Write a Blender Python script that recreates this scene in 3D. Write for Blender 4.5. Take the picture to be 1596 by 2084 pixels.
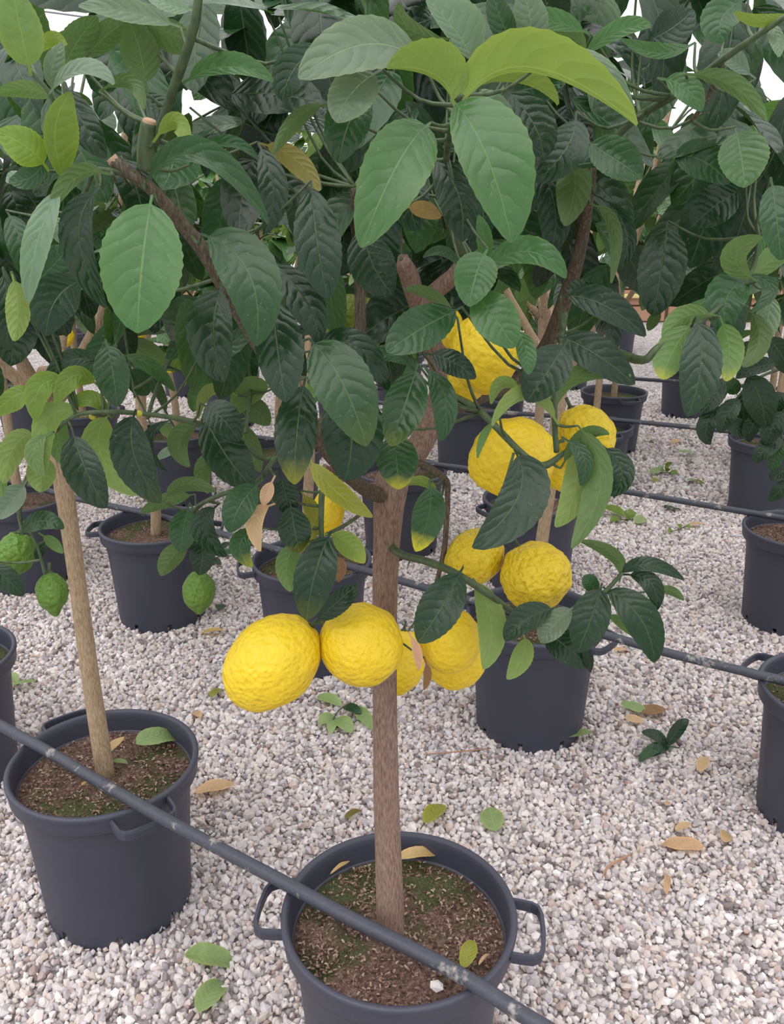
import bpy, bmesh, math, random
import numpy as np
from mathutils import Vector, Matrix, noise as mnoise

for o in list(bpy.data.objects):
    bpy.data.objects.remove(o)
scene = bpy.context.scene
C = scene.collection
RND = random.Random(7)

# ------------------------------------------------------------------ camera, sky, exposure
FPX, PITCH, CAMH = 1822.0, math.radians(19.8), 1.597
W_, H_ = 1596.0, 2084.0
cam = bpy.data.cameras.new('camera')
cam.sensor_fit = 'VERTICAL'
cam.sensor_height = 24.0
cam.lens = FPX / H_ * 24.0
cam.clip_start = 0.02
camo = bpy.data.objects.new('camera', cam)
camo.location = (0, 0, CAMH)
camo.rotation_euler = (math.pi / 2 - PITCH, 0, 0)
C.objects.link(camo)
scene.camera = camo

world = bpy.data.worlds.new('overcast_sky')
scene.world = world
world.use_nodes = True
wn = world.node_tree
wn.nodes.clear()
wo = wn.nodes.new('ShaderNodeOutputWorld')
wb = wn.nodes.new('ShaderNodeBackground')
wt = wn.nodes.new('ShaderNodeTexCoord')
ws = wn.nodes.new('ShaderNodeSeparateXYZ')
wr = wn.nodes.new('ShaderNodeValToRGB')           # even bright overcast, a little brighter overhead
wr.color_ramp.elements[0].position = 0.0
wr.color_ramp.elements[0].color = (0.74, 0.76, 0.78, 1)
wr.color_ramp.elements[1].position = 1.0
wr.color_ramp.elements[1].color = (1.75, 1.74, 1.72, 1)
wb.inputs['Strength'].default_value = 1.0
wn.links.new(wt.outputs['Generated'], ws.inputs[0])
wn.links.new(ws.outputs['Z'], wr.inputs['Fac'])
wn.links.new(wr.outputs['Color'], wb.inputs['Color'])
wn.links.new(wb.outputs[0], wo.inputs['Surface'])

sun = bpy.data.lights.new('sun_through_cloud', 'SUN')
sun.energy = 1.0
sun.angle = math.radians(55)
sun.color = (1.0, 0.98, 0.95)
suno = bpy.data.objects.new('sun_through_cloud', sun)
suno.rotation_euler = (math.radians(22), math.radians(-18), 0)
C.objects.link(suno)

vs = scene.view_settings
vs.view_transform = 'Standard'
vs.look = 'None'
vs.gamma = 1.0
vs.use_curve_mapping = False
vs.exposure = 0.42

# ------------------------------------------------------------------ pixel -> world
cP, sP = math.cos(PITCH), math.sin(PITCH)
CAM = Vector((0, 0, CAMH))


def ray(px, py):
    u = (px - W_ / 2) / FPX
    v = (H_ / 2 - py) / FPX
    return Vector((u, cP + v * sP, -sP + v * cP))


def P(px, py, Y):
    d = ray(px, py)
    return CAM + d * (Y / d.y)


def G(px, py, z=0.0):
    d = ray(px, py)
    return CAM + d * ((z - CAMH) / d.z)


def mpp(pt):
    d = pt - CAM
    return (d.y * cP - d.z * sP) / FPX


def to_px(p):
    d = p - CAM
    dep = d.y * cP - d.z * sP
    return (W_ / 2 + FPX * d.x / dep, H_ / 2 - FPX * (d.y * sP + d.z * cP) / dep)


# ------------------------------------------------------------------ small helpers
def tag(o, label=None, cat=None, group=None, kind=None):
    if label: o['label'] = label
    if cat: o['category'] = cat
    if group: o['group'] = group
    if kind: o['kind'] = kind
    return o


def obj(name, mesh, mat=None, parent=None):
    o = bpy.data.objects.new(name, mesh)
    C.objects.link(o)
    if mat is not None and len(mesh.materials) == 0:
        mesh.materials.append(mat)
    if parent is not None:
        o.parent = parent
    return o


def empty(name, loc):
    o = bpy.data.objects.new(name, None)
    o.location = loc
    o.empty_display_size = 0.05
    C.objects.link(o)
    return o


def put(o, root):
    """parent o (built in world coordinates) under an unrotated empty"""
    o.parent = root
    o.location = Vector(o.location) - Vector(root.location)
    return o


def mesh_from(name, verts, faces, smooth=True):
    m = bpy.data.meshes.new(name)
    m.from_pydata([tuple(v) for v in verts], [], faces)
    if smooth:
        m.polygons.foreach_set('use_smooth', [True] * len(m.polygons))
    m.update()
    return m


def catmull(pts, n=5):
    out = []
    k = len(pts)
    for i in range(k - 1):
        p0 = pts[max(i - 1, 0)]; p1 = pts[i]; p2 = pts[i + 1]; p3 = pts[min(i + 2, k - 1)]
        for j in range(n):
            t = j / n
            out.append(tuple(0.5 * ((2 * b) + (-a + c) * t + (2 * a - 5 * b + 4 * c - d) * t * t + (-a + 3 * b - 3 * c + d) * t ** 3)
                             for a, b, c, d in zip(p0, p1, p2, p3)))
    out.append(tuple(pts[-1]))
    return out


def tube_geo(pts, radii, seg=8, rough=0.0, seed=0):
    pts = [Vector(p) for p in pts]
    verts, faces = [], []
    ref = Vector((0.31, 0.2, 0.93)).normalized()
    prev = None
    for i, p in enumerate(pts):
        t = (pts[min(i + 1, len(pts) - 1)] - pts[max(i - 1, 0)])
        t = t.normalized() if t.length > 1e-9 else Vector((0, 0, 1))
        if prev is None:
            a = t.cross(ref)
            if a.length < 0.05: a = t.cross(Vector((1, 0, 0)))
        else:
            a = prev - t * prev.dot(t)
        a.normalize(); prev = a
        b = t.cross(a)
        for k in range(seg):
            th = 2 * math.pi * k / seg
            r = radii[i]
            if rough:
                r *= 1 + rough * mnoise.noise(Vector((math.cos(th) * 1.5, math.sin(th) * 1.5, i * 0.35 + seed)))
            verts.append(p + a * (r * math.cos(th)) + b * (r * math.sin(th)))
    for i in range(len(pts) - 1):
        for k in range(seg):
            k2 = (k + 1) % seg
            faces.append((i * seg + k, i * seg + k2, (i + 1) * seg + k2, (i + 1) * seg + k))
    faces.append(tuple(range(seg - 1, -1, -1)))
    n = (len(pts) - 1) * seg
    faces.append(tuple(range(n, n + seg)))
    return verts, faces


def tube(name, pts, radii, mat, parent=None, seg=8, sub=5, rough=0.0, seed=0):
    """pts in world coordinates; the object gets its origin at its first point"""
    cr = catmull([tuple(p) + (r,) for p, r in zip(pts, radii)], sub)
    o0 = Vector(pts[0])
    v, f = tube_geo([Vector(c[:3]) - o0 for c in cr], [max(c[3], 0.0004) for c in cr], seg, rough, seed)
    o = obj(name, mesh_from(name, v, f), mat)
    o.location = o0
    if parent is not None: put(o, parent)
    return o


# ------------------------------------------------------------------ materials
class N:
    def __init__(s, name):
        s.m = bpy.data.materials.new(name)
        s.m.use_nodes = True
        s.t = s.m.node_tree
        s.t.nodes.clear()
        s.out = s.t.nodes.new('ShaderNodeOutputMaterial')

    def n(s, typ, **kw):
        nd = s.t.nodes.new(typ)
        for k, v in kw.items():
            setattr(nd, k, v)
        return nd

    def put(s, sock, val):
        if isinstance(val, bpy.types.NodeSocket):
            s.t.links.new(val, sock)
        elif isinstance(val, (tuple, list)) and len(val) == 3 and sock.type == 'RGBA':
            sock.default_value = (*val, 1)
        else:
            sock.default_value = val

    def math(s, op, a, b=0.0, c=0.0, clamp=False):
        nd = s.n('ShaderNodeMath', operation=op, use_clamp=clamp)
        s.put(nd.inputs[0], a); s.put(nd.inputs[1], b); s.put(nd.inputs[2], c)
        return nd.outputs[0]

    def mix(s, f, a, b, typ='MIX'):
        nd = s.n('ShaderNodeMix', data_type='RGBA', blend_type=typ)
        s.put(nd.inputs[0], f); s.put(nd.inputs[6], a); s.put(nd.inputs[7], b)
        return nd.outputs[2]

    def noise(s, vec, scale, detail=3, rough=0.5, dist=0.0):
        nd = s.n('ShaderNodeTexNoise')
        if vec is not None: s.put(nd.inputs['Vector'], vec)
        nd.inputs['Scale'].default_value = scale
        nd.inputs['Detail'].default_value = detail
        nd.inputs['Roughness'].default_value = rough
        nd.inputs['Distortion'].default_value = dist
        return nd.outputs['Fac']

    def vor(s, vec, scale, feature='F1', out='Distance'):
        nd = s.n('ShaderNodeTexVoronoi', feature=feature)
        if vec is not None: s.put(nd.inputs['Vector'], vec)
        nd.inputs['Scale'].default_value = scale
        return nd.outputs[out]

    def ramp(s, f, stops, interp='LINEAR'):
        nd = s.n('ShaderNodeValToRGB')
        nd.color_ramp.interpolation = interp
        e = nd.color_ramp.elements
        while len(e) < len(stops): e.new(0.5)
        for el, (p, c) in zip(e, stops):
            el.position = p; el.color = (*c, 1)
        s.put(nd.inputs[0], f)
        return nd.outputs[0]

    def bump(s, h, strength=0.3, dist=0.01, normal=None):
        nd = s.n('ShaderNodeBump')
        nd.inputs['Strength'].default_value = strength
        nd.inputs['Distance'].default_value = dist
        s.put(nd.inputs['Height'], h)
        if normal is not None: s.put(nd.inputs['Normal'], normal)
        return nd.outputs[0]

    def bsdf(s, color, rough=0.5, spec=0.5, normal=None, **kw):
        nd = s.n('ShaderNodeBsdfPrincipled')
        s.put(nd.inputs['Base Color'], color)
        s.put(nd.inputs['Roughness'], rough)
        s.put(nd.inputs['Specular IOR Level'], spec)
        if normal is not None: s.put(nd.inputs['Normal'], normal)
        for k, v in kw.items(): s.put(nd.inputs[k], v)
        return nd.outputs[0]

    def done(s, shader):
        s.t.links.new(shader, s.out.inputs['Surface'])
        return s.m

    def obj(s):
        return s.n('ShaderNodeTexCoord').outputs['Object']

    def mapping(s, vec, scale):
        nd = s.n('ShaderNodeMapping')
        s.put(nd.inputs['Vector'], vec)
        nd.inputs['Scale'].default_value = scale
        return nd.outputs[0]


def leaf_material(name, per_object=True):
    k = N(name)
    uv = k.n('ShaderNodeTexCoord').outputs['UV']
    sep = k.n('ShaderNodeSeparateXYZ'); k.put(sep.inputs[0], uv)
    u, v = sep.outputs[0], sep.outputs[1]
    if per_object:
        oi = k.n('ShaderNodeObjectInfo')
        base, tip, rnd = oi.outputs['Color'], oi.outputs['Alpha'], oi.outputs['Random']
    else:
        at = k.n('ShaderNodeAttribute', attribute_name='leaf_colour')
        base, tip = at.outputs['Color'], 0.0
        rnd = at.outputs['Alpha']
    loc = k.n('ShaderNodeCombineXYZ')
    k.put(loc.inputs[0], u); k.put(loc.inputs[1], k.math('MULTIPLY', v, 2.2)); k.put(loc.inputs[2], k.math('MULTIPLY', rnd, 37.0))
    nz = k.noise(loc.outputs[0], 3.0, 2)
    nf = k.noise(loc.outputs[0], 14.0, 3)
    a = k.math('ABSOLUTE', k.math('MULTIPLY', k.math('SUBTRACT', u, 0.5), 2.0))
    mid = k.math('SUBTRACT', 1.0, k.math('DIVIDE', a, 0.045), clamp=True)
    side = k.math('MULTIPLY', k.math('GREATER_THAN', u, 0.5), 0.45)
    ph = k.math('ADD', k.math('SUBTRACT', k.math('MULTIPLY', v, 7.0), k.math('MULTIPLY', k.math('POWER', a, 1.35), 1.7)),
                k.math('ADD', side, k.math('MULTIPLY', nz, 1.0)))
    fr = k.math('FRACT', ph)
    tri = k.math('ABSOLUTE', k.math('SUBTRACT', k.math('MULTIPLY', fr, 2.0), 1.0))
    vein = k.math('MULTIPLY', k.math('DIVIDE', k.math('SUBTRACT', tri, 0.90), 0.10, clamp=True),
                  k.math('SUBTRACT', 1.0, k.math('MULTIPLY', a, 0.7)))
    vm = k.math('MAXIMUM', mid, k.math('MULTIPLY', vein, 0.22))
    col = k.mix(k.math('MULTIPLY', k.math('SUBTRACT', nz, 0.35), 1.1, clamp=True), base, k.mix(1.0, base, (0.62, 0.68, 0.66), 'MULTIPLY'))
    col = k.mix(k.math('MULTIPLY', k.math('POWER', a, 6.0), 0.35), col, k.mix(1.0, base, (1.7, 1.5, 0.9), 'MULTIPLY'))
    light = k.mix(0.5, k.mix(1.0, base, (2.2, 2.0, 1.6), 'MULTIPLY'), (0.16, 0.20, 0.08))
    col = k.mix(k.math('MULTIPLY', vm, 0.55), col, light)
    if per_object:
        ty = k.math('MULTIPLY', k.math('MULTIPLY', k.math('POWER', k.math('SUBTRACT', 1.0, tip), 1.6),
                    k.math('DIVIDE', k.math('SUBTRACT', k.math('ADD', v, k.math('MULTIPLY', nz, 0.25)), 0.86), 0.22, clamp=True)), 1.0, clamp=True)
        col = k.mix(ty, col, (0.55, 0.52, 0.02))
    spots = k.math('MULTIPLY', k.math('GREATER_THAN', nf, 0.69), 0.25)
    col = k.mix(spots, col, (0.22, 0.24, 0.16))
    geo = k.n('ShaderNodeNewGeometry')
    under = k.mix(0.42, k.mix(1.0, col, (1.45, 1.35, 1.0), 'MULTIPLY'), (0.15, 0.20, 0.06))
    fcol = k.mix(geo.outputs['Backfacing'], col, under)
    hump = k.math('SUBTRACT', 1.0, k.math('POWER', tri, 2.2))
    hgt = k.math('ADD', k.math('MULTIPLY', hump, k.math('SUBTRACT', 1.0, k.math('MULTIPLY', a, 0.55))), k.math('MULTIPLY', mid, -0.8))
    hgt = k.math('ADD', hgt, k.math('MULTIPLY', nf, 0.10))
    nrm = k.bump(hgt, 0.22, 0.0035)
    rough = k.math('ADD', k.math('ADD', 0.17, k.math('MULTIPLY', nz, 0.18)), k.math('MULTIPLY', geo.outputs['Backfacing'], 0.2))
    pb = k.bsdf(fcol, rough, 0.38, nrm)
    tr = k.n('ShaderNodeBsdfTranslucent')
    k.put(tr.inputs['Color'], k.mix(1.0, col, (2.3, 2.1, 0.9), 'MULTIPLY'))
    k.put(tr.inputs['Normal'], nrm)
    mx = k.n('ShaderNodeMixShader'); mx.inputs[0].default_value = 0.22
    k.t.links.new(pb, mx.inputs[1]); k.t.links.new(tr.outputs[0], mx.inputs[2])
    return k.done(mx.outputs[0])


LEAF = leaf_material('lemon_leaf')
LEAFS = leaf_material('lemon_leaf_mass', False)


def bark_mat(name, c1, c2, c3):
    k = N(name)
    co = k.obj()
    st = k.noise(k.mapping(co, (1, 1, 0.16)), 420, 4, 0.65)
    big = k.noise(co, 9, 3)
    col = k.ramp(st, [(0.30, c1), (0.52, c2), (0.75, c3)])
    col = k.mix(k.math('MULTIPLY', big, 0.6), col, k.mix(1.0, col, (0.72, 0.70, 0.68), 'MULTIPLY'))
    return k.done(k.bsdf(col, 0.85, 0.2, k.bump(st, 0.6, 0.003)))


BARK = bark_mat('trunk_bark', (0.13, 0.082, 0.064), (0.27, 0.180, 0.145), (0.40, 0.29, 0.24))
BARKPALE = bark_mat('pale_trunk_bark', (0.22, 0.15, 0.09), (0.39, 0.285, 0.185), (0.54, 0.43, 0.31))
BARKDARK = bark_mat('branch_bark', (0.052, 0.040, 0.030), (0.115, 0.090, 0.066), (0.22, 0.175, 0.13))


def stem_mat():
    k = N('green_stem')
    co = k.obj()
    st = k.noise(k.mapping(co, (1, 1, 0.2)), 120, 3)
    col = k.ramp(st, [(0.3, (0.030, 0.052, 0.020)), (0.7, (0.075, 0.11, 0.045))])
    return k.done(k.bsdf(col, 0.5, 0.4, k.bump(st, 0.2, 0.002)))


STEM = stem_mat()


def plain(name, c, rough=0.6, spec=0.4, nz=None, amt=0.3, sc=30):
    k = N(name)
    if nz:
        n1 = k.noise(k.obj(), sc, 4, 0.6)
        col = k.mix(k.math('MULTIPLY', n1, amt), c, nz)
        return k.done(k.bsdf(col, rough, spec, k.bump(n1, 0.25, 0.003)))
    return k.done(k.bsdf(c, rough, spec))


CUT = plain('cut_wood', (0.55, 0.38, 0.26), 0.8, 0.2, (0.35, 0.2, 0.12), 0.8, 150)
YNODE = plain('yellow_petiole', (0.45, 0.42, 0.04), 0.5)


def pot_mat():
    k = N('charcoal_plastic')
    co = k.obj()
    n1 = k.noise(co, 7, 4, 0.6)
    n2 = k.noise(k.mapping(co, (1, 1, 0.15)), 60, 3)
    sp = k.math('LESS_THAN', k.vor(co, 55), 0.035)
    col = k.mix(k.math('MULTIPLY', n1, 0.55), (0.037, 0.039, 0.060), (0.064, 0.066, 0.092))
    col = k.mix(k.math('MULTIPLY', sp, 0.5), col, (0.30, 0.29, 0.28))
    return k.done(k.bsdf(col, k.math('ADD', 0.42, k.math('MULTIPLY', n1, 0.15)), 0.45, k.bump(n2, 0.05, 0.002)))


POT = pot_mat()


def pipe_mat():
    k = N('black_polythene_pipe')
    co = k.obj()
    n1 = k.noise(co, 14, 4, 0.7)
    n2 = k.noise(co, 120, 3, 0.7)
    dust = k.math('MULTIPLY', k.math('DIVIDE', k.math('SUBTRACT', n1, 0.575), 0.06, clamp=True), n2)
    col = k.mix(k.math('MULTIPLY', n2, 0.7), (0.034, 0.036, 0.050), (0.092, 0.097, 0.125))
    col = k.mix(dust, col, (0.46, 0.42, 0.37))
    return k.done(k.bsdf(col, 0.5, 0.4, k.bump(n2, 0.25, 0.002)))


PIPE = pipe_mat()


def soil_mat():
    k = N('potting_soil')
    co = k.obj()
    n1 = k.noise(co, 130, 5, 0.7)
    n2 = k.noise(co, 9, 4, 0.6)
    n3 = k.noise(co, 300, 3, 0.6)
    col = k.ramp(n1, [(0.32, (0.065, 0.036, 0.029)), (0.5, (0.22, 0.135, 0.11)), (0.66, (0.40, 0.285, 0.245))])
    sp = k.n('ShaderNodeSeparateXYZ'); k.put(sp.inputs[0], co); yy = sp.outputs[1]
    moss = k.ramp(n3, [(0.3, (0.045, 0.055, 0.022)), (0.7, (0.17, 0.18, 0.09))])
    col = k.mix(k.math('DIVIDE', k.math('SUBTRACT', k.math('ADD', n2, k.math('MULTIPLY', yy, 0.9)), 0.47), 0.12, clamp=True), col, moss)
    return k.done(k.bsdf(col, 0.95, 0.1, k.bump(k.math('ADD', n1, n3), 1.0, 0.010)))


SOIL = soil_mat()


def chip_mat():
    k = N('bark_chip')
    r = k.n('ShaderNodeAttribute', attribute_name='chip').outputs['Fac']
    col = k.ramp(r, [(0.0, (0.07, 0.038, 0.028)), (0.5, (0.19, 0.115, 0.088)), (0.85, (0.31, 0.21, 0.165)), (1.0, (0.42, 0.33, 0.27))])
    return k.done(k.bsdf(col, 0.9, 0.15))


CHIP = chip_mat()


def lemon_mat(name, c1, c2, green, bs=0.5):
    k = N(name)
    co = k.obj()
    big = k.noise(co, 11, 2)
    pores = k.math('LESS_THAN', k.vor(co, 330), 0.16)
    wav = k.noise(co, 85, 3, 0.55, 0.4)
    v2 = k.vor(co, 130, 'SMOOTH_F1')
    col = k.mix(big, c1, c2)
    col = k.mix(k.math('DIVIDE', k.math('SUBTRACT', big, 0.60), 0.25, clamp=True), col, green)
    col = k.mix(k.math('MULTIPLY', pores, 0.4), col, k.mix(1.0, col, (0.72, 0.62, 0.3), 'MULTIPLY'))
    h = k.math('ADD', k.math('MULTIPLY', wav, 1.0), k.math('MULTIPLY', v2, 0.8))
    h = k.math('SUBTRACT', h, k.math('MULTIPLY', pores, 0.35))
    return k.done(k.bsdf(col, 0.44, 0.4, k.bump(h, bs, 0.006), **{'Subsurface Weight': 0.08, 'Subsurface Radius': (0.012, 0.008, 0.002), 'Subsurface Scale': 0.4}))


LEMON = lemon_mat('lemon_peel', (0.76, 0.55, 0.018), (0.70, 0.47, 0.012), (0.64, 0.52, 0.025), 0.6)
LEMONROUGH = lemon_mat('knobbly_lemon_peel', (0.72, 0.53, 0.02), (0.66, 0.46, 0.014), (0.60, 0.50, 0.025), 0.95)
LEMONHALF = lemon_mat('turning_lemon_peel', (0.36, 0.38, 0.04), (0.17, 0.25, 0.035), (0.50, 0.47, 0.07), 0.95)
LEMONGREEN = lemon_mat('green_lemon_peel', (0.10, 0.20, 0.02), (0.075, 0.16, 0.018), (0.15, 0.25, 0.03), 0.9)


def stone_mat():
    k = N('gravel_stone')
    r = k.n('ShaderNodeObjectInfo').outputs['Random']
    n1 = k.noise(k.obj(), 2.2, 3)
    col = k.ramp(r, [(0.0, (0.18, 0.14, 0.14)), (0.05, (0.34, 0.305, 0.32)), (0.18, (0.51, 0.465, 0.485)), (0.40, (0.62, 0.57, 0.585)),
                     (0.58, (0.56, 0.475, 0.435)), (0.74, (0.66, 0.585, 0.56)), (0.90, (0.77, 0.725, 0.73)), (0.95, (0.54, 0.43, 0.385)), (1.0, (0.32, 0.235, 0.22))])
    col = k.mix(k.math('MULTIPLY', n1, 0.5), col, k.mix(1.0, col, (0.78, 0.77, 0.77), 'MULTIPLY'))
    return k.done(k.bsdf(col, 0.75, 0.25))


STONE = stone_mat()


def floor_mat():
    k = N('gravel_ground')
    co = k.obj()
    vc = k.n('ShaderNodeTexVoronoi'); k.put(vc.inputs['Vector'], co); vc.inputs['Scale'].default_value = 62
    sep = k.n('ShaderNodeSeparateColor'); k.put(sep.inputs[0], vc.outputs['Color'])
    col = k.ramp(sep.outputs[0], [(0.0, (0.14, 0.12, 0.12)), (0.3, (0.28, 0.255, 0.26)), (0.6, (0.38, 0.34, 0.335)), (1.0, (0.48, 0.44, 0.44))])  # base darkened, putting the shade of crevices between stones into the colour
    d = vc.outputs['Distance']
    return k.done(k.bsdf(col, 0.85, 0.2, k.bump(k.math('SUBTRACT', 1.0, d), 0.8, 0.012)))


FLOOR = floor_mat()

# ------------------------------------------------------------------ leaves
KIND = {  # leaf albedo, top side; the pale kind has sky sheen painted into its colour
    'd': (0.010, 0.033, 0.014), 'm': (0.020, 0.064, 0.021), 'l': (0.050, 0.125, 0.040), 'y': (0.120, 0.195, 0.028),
    'o': (0.235, 0.245, 0.035), 'b': (0.150, 0.120, 0.030), 'e': (0.215, 0.30, 0.125), 'n': (0.50, 0.33, 0.205), 'p': (0.105, 0.165, 0.105), 'r': (0.24, 0.13, 0.065),
    't': (0.52, 0.36, 0.16), 'g': (0.125, 0.205, 0.065),
}


def jit(c, amt=0.15, r=RND):
    f = 1 + r.uniform(-amt, amt)
    return tuple(x * f * (1 + r.uniform(-amt, amt) * 0.4) for x in c)


def leaf_profile(t):
    return max(math.sin(math.pi * min(max(t, 0), 1) ** 0.92), 0.0) ** 0.60


def leaf_geo(Bp, Mp, Tp, wa, wb, Vdir, top, fold=0.12, rows=24, half=3, wave=0.05, phase=0.0, petiole=0.012, teeth=0.02):
    """grid of a leaf whose midrib runs Bp-Mp-Tp; wa/wb half widths; Vdir the way the blade faces; top: +1 upper side faces Vdir"""
    ctrl = Mp * 2 - (Bp + Tp) * 0.5
    L = (Mp - Bp).length + (Tp - Mp).length
    pr = petiole / L
    verts, faces, uvs = [], [], []
    ts = [-pr, -pr * 0.45] + [i / rows for i in range(rows + 1)]
    for i, t in enumerate(ts):
        if t < 0:
            T = (ctrl - Bp).normalized()
            c = Bp + T * (t * L)
        else:
            c = Bp * (1 - t) ** 2 + ctrl * (2 * t * (1 - t)) + Tp * t * t
            T = ((ctrl - Bp) * (1 - t) + (Tp - ctrl) * t)
            T = T.normalized() if T.length > 1e-9 else (Tp - Bp).normalized()
        Sa = Vdir.cross(T)
        Sa.normalize()
        Nn = T.cross(Sa) * top
        for j in range(-half, half + 1):
            s = j / half
            w = wa if j > 0 else wb
            w = w * leaf_profile(t) if t >= 0 else 0.0
            if abs(j) == half and 0 < t < 1:
                w *= 1 + teeth * (1 if i % 2 else -1)
            w = max(w, 0.0013)
            a = abs(s)
            up = fold * a + wave * a * a * math.sin(t * 9.0 + phase + (1.7 if s < 0 else 0.0)) - 0.18 * fold * a * a
            verts.append(c + Sa * (s * w * (1 - 0.5 * min(fold, 0.9) ** 2)) + Nn * (w * up))
            uvs.append((0.5 + 0.5 * s, max(t, 0.0)))
    nc = 2 * half + 1
    for i in range(len(ts) - 1):
        for j in range(nc - 1):
            q = (i * nc + j, (i + 1) * nc + j, (i + 1) * nc + j + 1, i * nc + j + 1)
            faces.append(q if top > 0 else q[::-1])
    return verts, faces, uvs


def leaf_mesh(name, verts, faces, uvs, mat):
    m = mesh_from(name, verts, faces)
    lay = m.uv_layers.new(name='UVMap')
    idx = np.empty(len(m.loops), dtype=np.int32)
    m.loops.foreach_get('vertex_index', idx)
    lay.data.foreach_set('uv', np.array(uvs, dtype=np.float32)[idx].ravel())
    m.materials.append(mat)
    return m


def paint(o, kind, tip=0.0, amt=0.15):
    c = jit(KIND[kind], amt)
    o.color = (c[0], c[1], c[2], 1.0 - tip)


# unit leaves (length 1 along +X, upper side +Z) shared by every leaf that is not posed singly
def unit_leaf(i, rows=14, half=2):
    r = random.Random(100 + i)
    droop = r.uniform(0.05, 0.38)
    w = r.uniform(0.20, 0.27)
    B0, T0 = Vector((0, 0, 0)), Vector((1 - droop * 0.25, r.uniform(-0.08, 0.08), -droop))
    M0 = (B0 + T0) * 0.5 + Vector((0.02, r.uniform(-0.05, 0.05), droop * 0.33))
    return leaf_geo(B0, M0, T0, w, w * r.uniform(0.9, 1.05), Vector((0, 0, 1)), 1, r.uniform(0.05, 0.35), rows, half,
                    r.uniform(0.03, 0.10), r.uniform(0, 6), 0.07, 0.02)


UNIT = [leaf_mesh('leaf', *unit_leaf(i), LEAF) for i in range(12)]
UNITLOW = [unit_leaf(i, 6, 1) for i in range(12)]


def frame(d, n):
    d = d.normalized()
    y = n.cross(d)
    if y.length < 1e-4: y = Vector((0, 1, 0)).cross(d)
    y.normalize()
    z = d.cross(y)
    return Matrix((d, y, z)).transposed()


def put_leaf(name, base, d, n, length, kind, tip=0.0, parent=None, mesh=None, amt=0.18):
    o = bpy.data.objects.new(name, mesh or RND.choice(UNIT))
    C.objects.link(o)
    o.rotation_euler = frame(d, n).to_euler()
    o.scale = (length, length, length)
    o.location = base
    paint(o, kind, tip, amt)
    if parent is not None: put(o, parent)
    return o


# ------------------------------------------------------------------ the ground
fm = mesh_from('floor', [(-14, -2, 0), (14, -2, 0), (14, 15.5, 0), (-14, 15.5, 0)], [(0, 1, 2, 3)], False)
floor = tag(obj('floor', fm, FLOOR), 'pale grey and beige crushed gravel ground between the pots', kind='structure')

stone_coll = bpy.data.collections.new('gravel_shapes')
stone_meshes = []
for i in range(7):
    r = random.Random(50 + i)
    bm = bmesh.new()
    bmesh.ops.create_icosphere(bm, subdivisions=1, radius=1.0)
    for v in bm.verts:
        v.co *= r.uniform(0.72, 1.25)
        v.co.z *= 0.80
        v.co.x *= (1.0, 1.3, 1.15, 1.45, 1.0, 1.25, 1.1)[i]
    m = bpy.data.meshes.new('gravel_stone')
    bm.to_mesh(m); bm.free()
    m.materials.append(STONE)
    stone_meshes.append(m)
    so = bpy.data.objects.new('gravel_shape', m)
    stone_coll.objects.link(so)

nr = np.random.default_rng(3)


def scatter(x0, x1, y0, y1, step, smin, smax, zj, keep=1.0):
    nx, ny = int((x1 - x0) / step), int((y1 - y0) / step)
    gx, gy = np.meshgrid(np.arange(nx) * step + x0, np.arange(ny) * step + y0)
    gx = gx + nr.uniform(-.55, .55, gx.shape) * step
    gy = gy + nr.uniform(-.55, .55, gy.shape) * step
    p = np.stack([gx.ravel(), gy.ravel(), nr.uniform(0, zj, gx.size)], -1)
    s = nr.uniform(0, 1, gx.size) ** 1.6 * (smax - smin) + smin
    # keep what the frame (with a generous margin to either side) can see
    dep = p[:, 1] * cP + CAMH * sP
    u = np.abs(p[:, 0]) / dep
    k = (u < 0.60) & (nr.random(gx.size) < keep)
    return p[k], s[k]


parts_ = [scatter(-1.6, 1.6, 0.55, 2.4, 0.0124, 0.0054, 0.0122, 0.007),
          scatter(-2.9, 2.9, 2.4, 4.6, 0.0155, 0.0072, 0.0135, 0.007),
          scatter(-4.2, 4.2, 4.6, 7.5, 0.024, 0.0110, 0.0180, 0.006)]
pts = np.concatenate([a for a, b in parts_]); scl = np.concatenate([b for a, b in parts_])
# the 300 that show largest, as stones of their own
dep = pts[:, 1] * cP + CAMH * sP
vpx = 1042 + FPX * (CAMH * cP - pts[:, 1] * sP) / dep
upx = 798 + FPX * pts[:, 0] / dep
inside = (upx > 5) & (upx < 1590) & (vpx < 2080) & (vpx > 0)
clear = ((pts[:, 0] - 0.0125) ** 2 + (pts[:, 1] - 1.25) ** 2 > 0.19 ** 2)
big = np.where(inside & clear, scl / dep, 0)
order = np.argsort(-big)[:300]
rot = nr.uniform(0, 6.28, (len(pts), 3))
sc3 = scl[:, None] * nr.uniform(0.8, 1.2, (len(pts), 3))
idx = nr.integers(0, 7, len(pts))
for q in order:
    o = bpy.data.objects.new('gravel_stone', stone_meshes[int(idx[q])])
    C.objects.link(o)
    o.location = pts[q] + np.array([0, 0, 0.003]); o.rotation_euler = rot[q]; o.scale = sc3[q]
    o.parent = floor
rest = np.ones(len(pts), bool); rest[order] = False
pm = bpy.data.meshes.new('gravel')
pm.vertices.add(int(rest.sum()))
pm.vertices.foreach_set('co', pts[rest].astype(np.float32).ravel())
for nm, typ, key, val in (('rot', 'FLOAT_VECTOR', 'vector', rot[rest]), ('scl', 'FLOAT_VECTOR', 'vector', sc3[rest]), ('shape', 'INT', 'value', idx[rest])):
    at = pm.attributes.new(nm, typ, 'POINT')
    at.data.foreach_set(key, (val.astype(np.int32) if typ == 'INT' else val.astype(np.float32)).ravel())
gravel = obj('gravel', pm, None, floor)
gravel['kind'] = 'stuff'
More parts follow.
